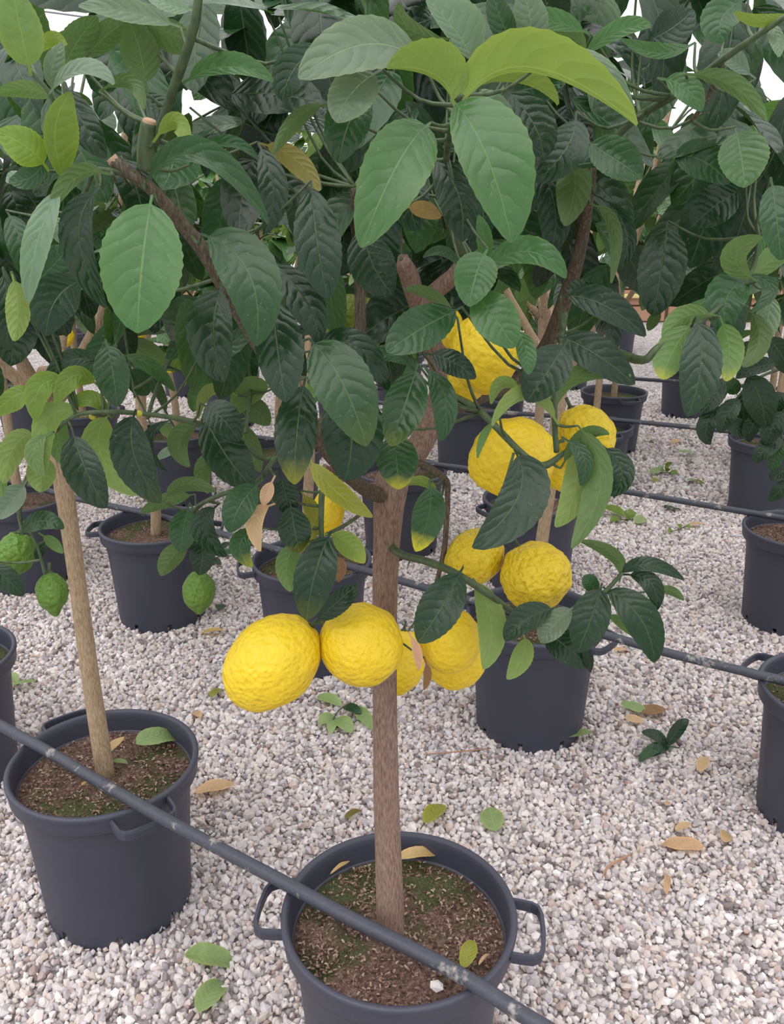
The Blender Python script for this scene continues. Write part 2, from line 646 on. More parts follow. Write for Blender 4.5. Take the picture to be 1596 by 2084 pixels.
gt = bpy.data.node_groups.new('gravel_scatter', 'GeometryNodeTree')
gt.interface.new_socket('Geometry', in_out='INPUT', socket_type='NodeSocketGeometry')
gt.interface.new_socket('Geometry', in_out='OUTPUT', socket_type='NodeSocketGeometry')
gi = gt.nodes.new('NodeGroupInput'); go = gt.nodes.new('NodeGroupOutput')
ip = gt.nodes.new('GeometryNodeInstanceOnPoints'); ip.inputs['Pick Instance'].default_value = True
ci = gt.nodes.new('GeometryNodeCollectionInfo')
ci.inputs['Collection'].default_value = stone_coll
ci.inputs['Separate Children'].default_value = True
ci.inputs['Reset Children'].default_value = True


def named(nm, typ):
    a = gt.nodes.new('GeometryNodeInputNamedAttribute'); a.data_type = typ
    a.inputs['Name'].default_value = nm
    return a.outputs['Attribute']


gt.links.new(gi.outputs[0], ip.inputs['Points'])
gt.links.new(ci.outputs[0], ip.inputs['Instance'])
gt.links.new(named('shape', 'INT'), ip.inputs['Instance Index'])
gt.links.new(named('rot', 'FLOAT_VECTOR'), ip.inputs['Rotation'])
gt.links.new(named('scl', 'FLOAT_VECTOR'), ip.inputs['Scale'])
gt.links.new(ip.outputs[0], go.inputs[0])
md = gravel.modifiers.new('scatter', 'NODES'); md.node_group = gt

# ------------------------------------------------------------------ far wall of the greenhouse: boards with a pale rail
WALLB = plain('wall_board', (0.36, 0.19, 0.12), 0.8, 0.2, (0.50, 0.33, 0.24), 0.6, 6)
RAIL = plain('pale_rail', (0.62, 0.55, 0.22), 0.6)
WY = 11.6


def box_mesh(name, sx, sy, sz, bev=0.0):
    bm = bmesh.new()
    bmesh.ops.create_cube(bm, size=1.0)
    bmesh.ops.scale(bm, vec=(sx, sy, sz), verts=bm.verts)
    if bev:
        bmesh.ops.bevel(bm, geom=list(bm.edges), offset=bev, segments=2, affect='EDGES')
    m = bpy.data.meshes.new(name); bm.to_mesh(m); bm.free()
    return m


wall = obj('wall_back', box_mesh('wall_back', 28, 0.06, 0.62), plain('wall_core', (0.16, 0.10, 0.08), 0.9))
wall.location = (0, WY + 0.06, 0.31)
tag(wall, 'low reddish brown board wall at the far end, seen between the trees', kind='structure')
bmsh = box_mesh('board', 3.46, 0.03, 0.185, 0.008)
for i in range(8):
    for j in range(3):
        b = obj('board', bmsh, WALLB, wall)
        b.location = (-12.25 + 3.5 * i, -0.05, -0.205 + 0.205 * j)
rl = obj('rail', box_mesh('rail', 28, 0.05, 0.05, 0.01), RAIL, wall)
rl.location = (0, -0.09, 0.02)

# ------------------------------------------------------------------ pots
RIM_R, RIM_Z = 0.21, 0.391


def pot_geo():
    prof = [(0.1655, 0.0), (0.1668, 0.034), (0.1715, 0.11), (0.178, 0.21), (0.1845, 0.30), (0.1868, 0.335), (0.1895, 0.340), (0.2025, 0.342),
            (0.2055, 0.347), (0.2065, 0.362), (0.2075, 0.376), (0.2100, 0.381), (0.2098, 0.388), (0.206, 0.391), (0.200, 0.3905), (0.1965, 0.386),
            (0.1945, 0.372), (0.1915, 0.345), (0.185, 0.30)]
    seg = 72
    v, f = [], []
    for i, (r, z) in enumerate(prof):
        for k in range(seg):
            th = 2 * math.pi * k / seg
            rr = r + (0.0013 if (k % 9 == 0 and 1 <= i <= 5) else 0.0)
            v.append((rr * math.cos(th), rr * math.sin(th), z))
    for i in range(len(prof) - 1):
        for k in range(seg):
            if i == 0 and k % 9 == 4: continue          # drain notches along the foot
            k2 = (k + 1) % seg
            f.append((i * seg + k, i * seg + k2, (i + 1) * seg + k2, (i + 1) * seg + k))
    return v, f


pv, pf = pot_geo()
POTM = mesh_from('pot', pv, pf)
POTM.materials.append(POT)


def handle_geo():
    half, out, th, hgt = 0.062, 0.052, 0.0055, 0.021
    raw = [(0.198, -half), (0.216, -half), (0.236, -half * 0.98), (0.248, -half * 0.86), (0.2535, -half * 0.6), (0.2555, 0), (0.2535, half * 0.6),
           (0.248, half * 0.86), (0.236, half * 0.98), (0.216, half), (0.198, half)]
    v, f = [], []
    for i, (x, y) in enumerate(raw):
        a = Vector(raw[max(i - 1, 0)]); b = Vector(raw[min(i + 1, len(raw) - 1)])
        t = (b - a).normalized(); n = Vector((t.y, -t.x))
        drop = -0.004 * min(1.0, (x - 0.198) / 0.04)
        for (o, z) in ((th / 2, 0.381), (th / 2 + 0.0015, 0.381 - hgt * 0.25), (th / 2, 0.381 - hgt), (-th / 2, 0.381 - hgt), (-th / 2 - 0.001, 0.381 - hgt * 0.25), (-th / 2, 0.381)):
            v.append((x + n.x * o, y + n.y * o, z + drop))
    for i in range(len(raw) - 1):
        for k in range(6):
            f.append((i * 6 + k, i * 6 + (k + 1) % 6, (i + 1) * 6 + (k + 1) % 6, (i + 1) * 6 + k))
    f.append((0, 1, 2, 3, 4, 5)); n = (len(raw) - 1) * 6
    f.append((n + 5, n + 4, n + 3, n + 2, n + 1, n))
    return v, f


hv, hf = handle_geo()
HANDM = mesh_from('handle', hv, hf, False)
HANDM.materials.append(POT)


def soil_mesh(seed):
    v, f = [(0, 0, 0.346)], []
    rings, seg = 14, 48
    for i in range(1, rings + 1):
        r = 0.1895 * i / rings
        for k in range(seg):
            th = 2 * math.pi * k / seg
            x, y = r * math.cos(th), r * math.sin(th)
            z = 0.346 - 0.010 * (i / rings) ** 2
            if i < rings:
                z += 0.010 * mnoise.noise(Vector((x * 14, y * 14, seed))) + 0.006 * mnoise.noise(Vector((x * 55, y * 55, seed + 5)))
            v.append((x, y, z))
    for k in range(seg):
        f.append((0, 1 + k, 1 + (k + 1) % seg))
    for i in range(rings - 1):
        for k in range(seg):
            a = 1 + i * seg
            f.append((a + k, a + seg + k, a + seg + (k + 1) % seg, a + (k + 1) % seg))
    m = mesh_from('soil', v, f)
    m.materials.append(SOIL)
    return m


SOILM = [soil_mesh(s) for s in (1.0, 7.0, 13.0)]


def chips_mesh(seed, n):
    r = random.Random(seed)
    v, f, c = [], [], []
    for i in range(n):
        a, q = r.uniform(0, 6.283), 0.183 * math.sqrt(r.random())
        p = Vector((q * math.cos(a), q * math.sin(a), 0.348 - 0.010 * (q / 0.19) ** 2 + r.uniform(-0.002, 0.005)))
        if r.random() < 0.45 and mnoise.noise(p * 9) > 0.05: continue
        R = Matrix.Rotation(r.uniform(0, 6.28), 3, 'Z') @ Matrix.Rotation(r.uniform(-0.6, 0.6), 3, 'X') @ Matrix.Rotation(r.uniform(-0.5, 0.5), 3, 'Y')
        s = r.uniform(0.5, 1.25)
        b = len(v)
        for (x, y, z) in ((-.0038, -.0013, -.0008), (.0034, -.0018, -.0008), (.0042, .0011, -.0006), (-.0030, .0020, -.0008),
                          (-.0024, -.0006, .0011), (.0026, -.0008, .0012), (.0028, .0006, .0010), (-.0020, .0010, .0012)):
            v.append(p + R @ Vector((x * s, y * s, z * s)))
        f += [(b + 3, b + 2, b + 1, b), (b + 4, b + 5, b + 6, b + 7), (b, b + 1, b + 5, b + 4), (b + 1, b + 2, b + 6, b + 5), (b + 2, b + 3, b + 7, b + 6), (b + 3, b, b + 4, b + 7)]
        c += [r.random()] * 8
    m = mesh_from('bark_chips', v, f, False)
    at = m.attributes.new('chip', 'FLOAT', 'POINT'); at.data.foreach_set('value', c)
    m.materials.append(CHIP)
    return m


def make_pot(root, ang, k=0, chips=0, with_handles=True):
    p = obj('pot', POTM, None, root)
    p.rotation_euler = (0, 0, ang)
    if with_handles:
        for q in (0, math.pi):
            h = obj('handle', HANDM, None, p); h.rotation_euler = (0, 0, q)
    s = obj('soil', SOILM[k % 3], None, root); s.rotation_euler = (0, 0, (ang * 3) if k else 0.2)
    if chips:
        c = obj('bark_chips', chips_mesh(20 + k, chips), None, root); c['kind'] = 'stuff'
    return p


# ------------------------------------------------------------------ the centre tree, branch by branch
A = empty('potted_lemon_tree', (0.0125, 1.2605, 0))
tag(A, 'large lemon tree in the nearest dark pot at bottom centre, yellow lemons around its trunk', 'lemon tree', 'potted lemon trees')
make_pot(A, math.radians(-7), 0, 2600)

SK = []          # skeleton points of the centre tree, for twigs to find


def limb(pts, mat, name='branch', parent=A, seg=8, rough=0.06, skel=True):
    """pts: (px, py, Y, radius in px)"""
    ps = [P(x, y, Y) for x, y, Y, r in pts]
    rs = [r * mpp(p) for p, (x, y, Y, r) in zip(ps, pts)]
    if skel:
        for i in range(len(ps) - 1):
            for j in range(6):
                SK.append(ps[i].lerp(ps[i + 1], j / 6))
        SK.append(ps[-1])
    return tube(name, ps, rs, mat, parent, seg, 5, rough, len(SK))


limb([(796, 1930, 1.255, 28), (795, 1880, 1.255, 28), (786, 1600, 1.255, 26), (783, 1300, 1.255, 25), (786, 1130, 1.255, 27), (791, 1040, 1.255, 31), (797, 985, 1.255, 35), (812, 950, 1.26, 30)],
     BARK, 'trunk', seg=20, rough=0.05)
# limbs and green stems
limb([(795, 1010, 1.25, 20), (748, 998, 1.22, 16), (700, 960, 1.16, 13), (640, 890, 1.12, 13), (560, 760, 1.06, 14), (470, 610, 1.0, 15), (420, 520, 0.98, 16), (365, 450, 0.96, 15), (312, 388, 0.94, 14), (262, 352, 0.93, 13), (232, 328, 0.93, 13)], BARKDARK)
limb([(790, 1000, 1.255, 18), (735, 990, 1.22, 11), (695, 968, 1.2, 8), (660, 950, 1.17, 6)], BARK)
limb([(805, 975, 1.26, 28), (850, 915, 1.265, 26), (880, 850, 1.28, 25), (900, 780, 1.3, 23), (880, 690, 1.3, 22), (848, 610, 1.25, 20), (832, 560, 1.22, 20), (818, 530, 1.2, 17)], BARK)
limb([(852, 620, 1.25, 16), (890, 590, 1.24, 18), (925, 560, 1.22, 17), (945, 530, 1.2, 14)], BARK)
limb([(882, 850, 1.28, 18), (960, 815, 1.3, 16), (1060, 770, 1.32, 15), (1115, 700, 1.3, 16), (1150, 610, 1.28, 16), (1175, 530, 1.25, 14), (1190, 460, 1.24, 12), (1200, 380, 1.2, 11), (1210, 300, 1.15, 9)], BARKDARK)
limb([(733, 700, 1.16, 12), (734, 620, 1.16, 12), (732, 550, 1.16, 13), (726, 480, 1.14, 12), (722, 380, 1.1, 9)], BARKDARK)
limb([(640, 890, 1.12, 12), (690, 800, 1.14, 11), (733, 700, 1.16, 11)], BARKDARK)
limb([(945, 530, 1.2, 10), (905, 420, 1.08, 8), (912, 300, 0.95, 7), (936, 195, 0.86, 6)], STEM)
limb([(406, -30, 0.84, 9), (398, 40, 0.85, 10), (378, 110, 0.87, 10), (350, 190, 0.9, 10), (324, 268, 0.925, 9), (312, 300, 0.935, 8)], STEM)
limb([(298, 345, 0.935, 19), (297, 300, 0.93, 18), (304, 250, 0.925, 17)], STEM)
limb([(304, 251, 0.925, 15), (305, 244, 0.924, 13)], CUT, 'cut_end', skel=False)
limb([(234, 330, 0.93, 13), (226, 320, 0.929, 12)], CUT, 'cut_end', skel=False)
limb([(1205, 330, 1.16, 8), (1290, 245, 1.1, 8), (1370, 195, 1.05, 8), (1480, 115, 1.0, 7), (1560, 60, 0.97, 6), (1620, 20, 0.95, 5)], STEM)
limb([(1470, 128, 1.01, 5), (1440, 200, 1.03, 5), (1408, 245, 1.05, 4)], BARKDARK)
limb([(1090, 745, 1.31, 12), (1170, 715, 1.2, 10), (1240, 715, 1.12, 10), (1308, 733, 1.05, 9), (1345, 703, 1.05, 7), (1440, 645, 1.07, 6), (1525, 562, 1.1, 5), (1545, 480, 1.1, 4)], STEM)
limb([(905, 800, 1.27, 8), (925, 808, 1.12, 8), (978, 838, 1.05, 8), (1060, 920, 1.0, 7), (1105, 948, 1.0, 8), (1150, 920, 1.01, 5)], STEM)
limb([(1150, 640, 1.12, 7), (1142, 700, 1.06, 6), (1133, 780, 1.02, 6), (1129, 850, 1.0, 6), (1133, 920, 1.0, 6)], STEM)
limb([(793, 1110, 1.25, 9), (820, 1130, 1.2, 8), (870, 1143, 1.13, 8), (930, 1168, 1.08, 8), (1000, 1213, 1.08, 7), (1050, 1248, 1.09, 6), (1110, 1264, 1.09, 5), (1180, 1240, 1.085, 5), (1230, 1205, 1.08, 5), (1268, 1165, 1.08, 4)], STEM)
limb([(850, 940, 1.25, 8), (905, 973, 1.2, 7), (911, 1010, 1.2, 6), (909, 1060, 1.2, 6), (904, 1120, 1.2, 6), (889, 1185, 1.2, 5)], BARKDARK)
limb([(640, 900, 1.11, 8), (545, 935, 1.1, 6), (480, 893, 1.1, 6), (390, 858, 1.09, 6), (300, 843, 1.07, 5), (220, 838, 1.05, 5), (155, 845, 1.05, 4), (110, 880, 1.06, 4)], STEM)
limb([(700, 962, 1.16, 8), (660, 990, 1.12, 7), (654, 1050, 1.1, 6), (655, 1120, 1.09, 5), (652, 1200, 1.09, 5), (655, 1268, 1.1, 5)], STEM)
limb([(664, 1088, 1.09, 4), (700, 1070, 1.12, 4), (730, 1050, 1.16, 4)], STEM)
limb([(560, 930, 1.1, 7), (520, 985, 1.09, 6), (455, 1005, 1.1, 5), (400, 1035, 1.14, 5), (392, 1090, 1.2, 4), (404, 1162, 1.2, 4)], STEM)
limb([(110, 880, 1.06, 5), (75, 930, 1.1, 5), (45, 1000, 1.15, 5), (40, 1045, 1.15, 5), (48, 1088, 1.15, 4)], STEM)
limb([(48, 1060, 1.15, 4), (75, 1110, 1.15, 3), (92, 1168, 1.15, 4)], STEM)
limb([(262, 352, 0.93, 8), (190, 345, 0.92, 6), (120, 340, 0.9, 5), (92, 260, 0.88, 5), (108, 205, 0.87, 5), (60, 140, 0.86, 4)], STEM)
for (x, y) in ((155, 841), (188, 848), (283, 842), (219, 837)):          # yellow swellings where leaves join the long twig
    limb([(x - 6, y, 1.065, 4), (x, y, 1.065, 7), (x + 7, y + 1, 1.065, 4)], YNODE, 'leaf_joint', skel=False)
for a in (((1046, 922, 0.995, 3), (1036, 955, 0.985, 2.4), (1023, 990, 0.975, 0.6)), ((935, 1168, 1.08, 2.5), (940, 1158, 1.075, 1.6), (944, 1148, 1.07, 0.5)),
          ((838, 1133, 1.17, 2.2), (832, 1147, 1.165, 1.6), (829, 1158, 1.16, 0.5)), ((1418, 155, 1.03, 2), (1440, 172, 1.02, 1.5), (1458, 190, 1.01, 0.5))):
    limb(a, STEM, 'thorn', skel=False, seg=6)

limb([(300, 850, 1.2, 4), (316, 800, 1.35, 4), (345, 735, 1.45, 4), (385, 680, 1.5, 3.5), (470, 640, 1.5, 3)], STEM)
limb([(272, 792, 1.45, 3), (305, 772, 1.45, 3), (345, 735, 1.45, 3)], STEM)
limb([(500, 880, 1.2, 4), (510, 800, 1.35, 4), (505, 720, 1.4, 4), (515, 660, 1.4, 3)], STEM)

# posed leaves: base px, midrib px, tip px, half widths px (right/up of the way it runs, other side), depth Y, change of Y to the tip, side, colour, yellow tip
POSED = """
850 120 740 90 608 160 68 62 .90 -.05 t p
922 203 880 150 788 138 8 66 .86 -.02 u y
945 203 1085 138 1297 254 72 10 .86 -.03 u y
1150 105 1232 140 1294 248 18 30 .875 -.03 t p
1000 165 1080 165 1136 213 24 10 .90 0 u y
928 212 992 320 1042 494 92 56 .86 -.06 t l
930 228 990 205 1050 252 24 34 .90 0 t p
1040 190 1090 258 1106 322 42 46 .96 -.02 t d
1172 245 1150 305 1092 372 42 40 1.0 -.02 t d
868 256 805 340 735 504 72 66 .90 -.06 t l
762 150 715 190 686 250 52 46 .885 -.02 t p
745 188 710 250 690 332 44 50 .93 -.02 t m
645 95 595 145 576 206 34 38 .95 -.02 t d
652 215 598 245 556 313 22 14 .95 -.02 u m
388 160 470 136 556 166 30 16 .90 -.02 t l
962 120 925 60 868 0 24 64 .94 0 t p
895 78 830 55 815 5 22 18 .93 0 u m
1045 90 1020 40 1000 -20 28 26 .97 0 t m
1075 95 1080 40 1060 -25 38 36 .99 0 t p
1185 62 1110 45 1054 60 16 28 1.0 0 t l
1190 102 1150 70 1105 84 14 24 1.03 0 u m
1196 106 1265 62 1326 54 24 14 1.0 -.03 t l
1326 80 1370 55 1412 20 36 40 1.12 0 t d
1402 94 1335 108 1266 80 12 20 1.05 -.02 t l
1508 2 1468 40 1474 86 36 42 1.0 -.02 t m
1600 30 1545 44 1496 24 12 14 .97 -.02 u y
1566 48 1582 80 1586 116 14 16 .98 -.02 t p
1357 162 1400 182 1428 226 26 26 1.02 -.02 t l
1414 152 1495 178 1560 246 24 16 1.0 -.03 u m
1525 150 1490 125 1462 108 18 26 1.05 0 t p
1203 292 1255 325 1308 362 44 40 1.05 -.03 t m
1374 318 1432 328 1484 374 40 36 1.1 -.02 t m
1500 270 1510 322 1516 382 54 46 1.05 -.04 t l
1232 410 1276 475 1262 552 20 36 1.15 -.02 t d
1216 420 1252 470 1244 576 14 14 1.13 -.02 u m
1358 464 1346 550 1330 644 50 48 1.15 -.03 t d
1505 388 1455 420 1408 462 40 42 1.15 0 t d
1572 378 1582 450 1590 530 50 34 1.0 -.03 t m
1528 564 1498 522 1552 482 30 22 1.08 -.01 u l
1530 562 1580 520 1622 470 26 24 1.1 0 u l
1532 566 1480 605 1482 680 40 44 1.1 -.03 t m
1532 560 1570 590 1530 636 14 18 1.1 -.02 t m
1568 604 1562 655 1544 710 24 26 1.12 -.02 t p
1442 640 1388 648 1350 692 22 24 1.06 -.01 u l
1402 664 1368 720 1348 772 32 36 1.05 -.03 u l .55
1422 658 1426 750 1400 848 42 42 1.03 -.04 t d
1472 660 1484 715 1478 776 30 28 1.06 -.03 u l .55
1532 640 1545 695 1512 746 24 20 1.1 -.03 u m
990 542 1080 512 1152 566 32 26 .94 -.03 t l
986 518 968 562 955 624 44 46 .90 -.03 t l
988 532 986 485 974 438 17 17 .96 -.02 t l
968 600 1010 650 1046 708 46 46 .89 -.03 t l
1058 676 1072 718 1076 762 20 20 .90 -.02 t l
926 632 852 672 787 716 46 46 .90 -.04 t m
936 542 900 514 862 524 8 14 .96 0 t m
918 634 872 600 822 590 10 16 .97 0 u m
832 742 790 722 748 736 14 22 .96 -.01 t m
880 722 925 738 968 770 24 28 .95 -.02 t d
846 756 822 830 795 908 46 44 .92 -.04 t m .25
874 756 908 820 896 898 24 30 .95 -.03 t m
802 888 808 940 812 996 44 42 1.0 -.03 t m .7
640 700 700 785 746 908 62 62 .88 -.05 t m .15
648 706 725 705 792 795 32 36 .94 -.02 t d
690 780 715 880 702 978 70 62 .97 -.04 t d
618 786 604 880 600 986 42 46 .93 -.05 t d .4
556 615 566 715 582 818 54 46 .90 -.05 t d
425 482 508 560 522 704 62 60 .88 -.05 t m
448 592 435 680 456 778 40 56 .93 -.04 t d
558 542 622 610 650 696 36 42 .95 -.03 t d
634 386 646 500 668 608 50 46 .95 -.04 t d
532 304 556 390 540 474 32 30 1.0 -.03 t d
306 415 288 540 280 678 82 82 .85 -.06 t l
190 394 162 490 216 626 26 40 .90 -.03 t d
118 392 76 490 58 616 28 28 .86 -.04 t p
205 350 150 366 100 440 12 24 .87 -.02 u m
308 356 415 322 546 455 38 16 .88 -.03 t m
400 322 462 292 526 324 18 8 .93 -.01 t m
545 296 605 328 652 388 22 26 1.05 -.02 u b
888 328 935 400 940 492 36 46 .98 -.03 t d
834 422 865 428 898 442 18 18 .97 0 u r
740 470 760 540 800 600 46 50 1.02 -.02 t d
800 370 770 480 790 580 48 46 1.06 -.02 t d
960 330 985 420 960 510 30 40 1.08 -.02 t d
855 330 835 400 850 470 40 40 1.05 -.02 t d
58 132 42 60 22 -30 46 44 .85 -.02 t g
75 108 105 76 136 92 12 18 .93 0 u y
106 178 108 130 128 88 18 24 .92 0 t p
110 178 168 142 232 172 30 14 .86 -.03 t p
296 166 285 105 264 46 40 40 .90 -.02 u m
134 132 158 85 198 34 32 32 .95 0 u m
176 112 220 70 260 42 26 28 .96 0 u m
346 48 260 25 160 12 26 30 .88 -.02 t p
385 20 340 8 295 -15 20 20 .9 0 t p
300 48 350 70 394 82 28 38 .90 -.01 u m
220 176 268 170 292 222 18 16 .92 -.02 u m
138 184 170 252 216 322 32 38 .95 -.02 t d
128 362 112 262 146 188 22 48 .88 -.02 t y
88 332 50 296 -6 268 40 36 .88 -.02 t y
88 330 60 362 18 366 22 26 .90 0 t m
102 196 50 182 -12 192 18 18 .90 0 u l
324 272 362 248 384 312 18 22 .90 -.02 u y
284 190 330 225 376 250 26 30 1.0 0 t d
272 848 274 930 328 1024 36 46 1.05 -.03 t d .1
150 888 176 960 216 1034 34 46 1.03 -.03 t d
216 850 206 925 278 1008 40 36 1.10 -.02 u g
160 842 96 855 94 960 26 26 1.05 -.02 u g
92 888 68 922 90 970 20 18 1.04 -.02 t g
192 778 146 766 112 822 28 20 1.05 -.02 t y
128 774 80 790 74 858 26 26 1.05 -.02 t y
62 800 28 806 -14 846 30 18 1.05 0 t y
216 838 182 815 146 830 14 22 1.06 0 t y
66 884 28 912 8 984 28 26 1.06 -.02 u g
84 930 84 965 82 1002 30 30 1.08 -.01 u g
30 890 5 940 5 1010 20 20 1.08 -.01 u l
125 845 120 900 140 950 22 24 1.1 -.01 u l
218 704 230 762 238 828 34 38 1.05 -.03 t m
202 738 140 735 88 788 16 22 1.06 0 t d
162 572 112 612 94 684 46 46 1.0 -.03 t d
28 572 36 632 28 694 26 24 1.0 -.02 u g
8 560 16 640 12 712 22 24 1.05 -.02 t d
78 572 112 535 142 505 34 34 1.02 0 t m
95 440 125 470 152 506 20 24 1.03 0 t p
20 440 45 500 60 580 26 30 1.05 -.02 t m
340 858 302 902 340 960 10 14 1.1 -.01 t d
402 862 366 900 386 950 18 26 1.12 -.01 u m
418 826 452 852 488 898 36 32 1.05 -.02 t d
420 856 462 930 516 994 46 44 1.08 -.03 t d
522 988 488 1030 468 1084 32 34 1.05 -.03 t m
382 1036 372 1080 370 1124 30 28 1.15 -.03 t m
436 1034 418 1080 462 1132 20 28 1.12 -.02 t d
592 1032 600 1080 610 1124 34 34 1.08 -.02 t d .3
572 974 582 1010 588 1048 28 28 1.1 -.01 t d
636 944 684 1000 758 1052 24 22 1.05 -.03 t o
668 1094 640 1172 624 1262 44 42 1.05 -.04 t d .2
602 1112 584 1150 592 1204 28 24 1.08 -.02 u l
676 1090 712 1108 742 1146 22 28 1.08 -.02 u y .3
648 1260 690 1222 728 1190 20 26 1.09 0 t d
522 1080 488 1110 514 1154 24 22 1.08 -.02 t m .5
640 1065 628 1090 616 1130 18 20 1.10 -.02 u o
620 1010 640 1050 650 1090 18 18 1.12 0 u o
553 982 543 1005 536 1028 14 14 1.05 -.01 t n
546 1030 518 1062 530 1122 18 18 1.05 -.02 t n
684 1136 692 1155 688 1184 14 12 1.1 0 t r
838 1298 850 1330 852 1364 10 10 1.12 -.01 t n
868 1352 870 1375 863 1404 9 8 1.13 0 t r
876 992 872 1052 846 1122 34 34 1.1 -.03 t m .9
888 1002 858 982 826 988 8 14 1.12 0 u y
1054 928 1052 1015 962 1115 62 38 .98 -.05 t d
1164 922 1172 1000 1130 1072 28 30 1.0 -.04 u g
1188 880 1222 985 1164 1116 26 36 .98 -.05 u m
1150 938 1192 890 1240 884 20 10 1.0 -.02 u m
1235 914 1266 960 1246 1010 26 30 1.02 -.02 t d
1158 898 1190 935 1182 988 16 20 .985 -.02 t m
1148 705 1112 760 1072 818 46 50 1.0 -.03 t d
1148 688 1216 722 1292 782 38 38 1.05 -.03 t d
1158 602 1232 622 1314 684 34 30 1.05 -.03 t d
1216 618 1185 595 1152 590 16 26 1.06 0 t d
1128 850 1066 806 1002 866 10 24 .985 -.02 u g
1004 862 985 890 972 932 7 10 .98 -.01 u l
1130 830 1170 770 1285 765 24 16 1.04 -.02 u l
1055 792 1020 782 1000 822 12 16 1.03 0 u g
936 1168 896 1240 852 1308 44 46 1.05 -.04 t d .1
970 1188 1000 1275 984 1362 32 28 1.08 -.03 u g
1122 1240 1070 1262 1028 1304 26 32 1.07 -.02 t d
1162 1240 1126 1275 1102 1308 26 30 1.07 -.02 t p
1222 1200 1202 1262 1176 1328 38 42 1.08 -.03 t d
1240 1202 1306 1262 1332 1348 38 36 1.08 -.04 t d
1264 1170 1248 1128 1178 1100 16 14 1.08 -.01 u m
1268 1164 1322 1150 1392 1180 18 14 1.08 -.01 t d
1284 1170 1328 1190 1336 1242 20 22 1.08 -.02 t d
1344 1200 1368 1204 1392 1222 11 10 1.12 0 u m
1242 1252 1268 1270 1294 1298 10 12 1.1 -.01 u l
1216 1206 1200 1186 1186 1174 16 18 1.1 0 t m
1068 1300 1062 1340 1032 1382 22 22 1.1 -.02 u g
1108 1284 1155 1318 1200 1358 32 34 1.12 -.02 t d
1190 1310 1198 1338 1202 1368 10 12 1.1 0 t d
46 1082 86 1060 130 1076 22 20 1.14 -.02 t m
48 1072 90 1050 110 1062 10 8 1.15 0 t l
90 1092 108 1106 128 1126 12 12 1.16 0 u l
48 988 25 1020 -5 1054 26 30 1.12 0 t p
-20 1150 15 1180 48 1212 24 22 1.14 0 t d
90 1105 82 1120 74 1142 11 11 1.16 0 t d
378 1108 348 1138 328 1172 22 24 1.19 0 u m
406 1090 412 1130 405 1170 27 27 1.18 -.02 t d
340 1010 380 985 440 1000 16 18 1.15 -.02 u m
420 720 470 700 520 650 20 24 1.2 0 t m
690 440 700 500 690 560 30 30 1.15 0 t d
1100 340 1130 430 1120 520 34 36 1.15 -.02 t d
1160 330 1170 380 1150 460 36 40 1.12 -.02 u m
266 752 284 778 302 804 24 26 1.5 0 t m
258 724 312 748 356 796 14 18 1.4 0 t l
388 716 364 730 348 756 24 22 1.6 0 t y
432 772 404 800 394 838 18 20 1.45 0 t l
546 788 504 800 480 846 28 30 1.35 0 u l
488 816 522 836 548 866 24 26 1.36 0 u m
472 800 424 798 404 852 12 14 1.35 0 u g
366 914 342 920 318 936 10 12 1.35 0 t p
432 922 412 960 424 1004 18 18 1.25 0 u m
386 1008 336 1022 286 1044 14 18 1.25 0 u m
480 862 505 905 530 960 24 26 1.25 0 u m
320 866 340 875 352 896 12 14 1.4 0 u l
470 690 500 730 510 780 24 28 1.4 0 t m
395 660 410 700 440 730 22 22 1.5 0 t l
"""

NEARTWIG = []
for line in POSED.strip().split('\n'):
    q = line.split()
    x0, y0, xm, ym, x1, y1, wa, wb, Y, dY = [float(a) for a in q[:10]]
    side, kind = q[10], q[11]
    tip = float(q[12]) if len(q) > 12 else 0.0
    top = 1 if side == 't' else -1
    Bp, Tp = P(x0, y0, Y), P(x1, y1, Y + dY)
    L = (Tp - Bp).length
    Mp = P(xm, ym, Y + dY * 0.5 - 0.07 * L * top)
    sc = mpp(Mp)
    V = (CAM - Mp).normalized()
    # most blades lean a little back to the sky
    V = (V + Vector((0, 0, (0.65 if kind == 'p' else 0.25) * top))).normalized()
    v, f, uv = leaf_geo(Bp, Mp, Tp, wa * sc, wb * sc, V, top, RND.uniform(0.08, 0.30), 24, 3, RND.uniform(0.03, 0.09), RND.uniform(0, 6), 0.010)
    m = leaf_mesh('leaf', [a - Bp for a in v], f, uv, LEAF)
    o = obj('leaf', m)
    o.location = Bp
    paint(o, kind, tip, 0.12)
    put(o, A)
    NEARTWIG.append(v[0 + 3])

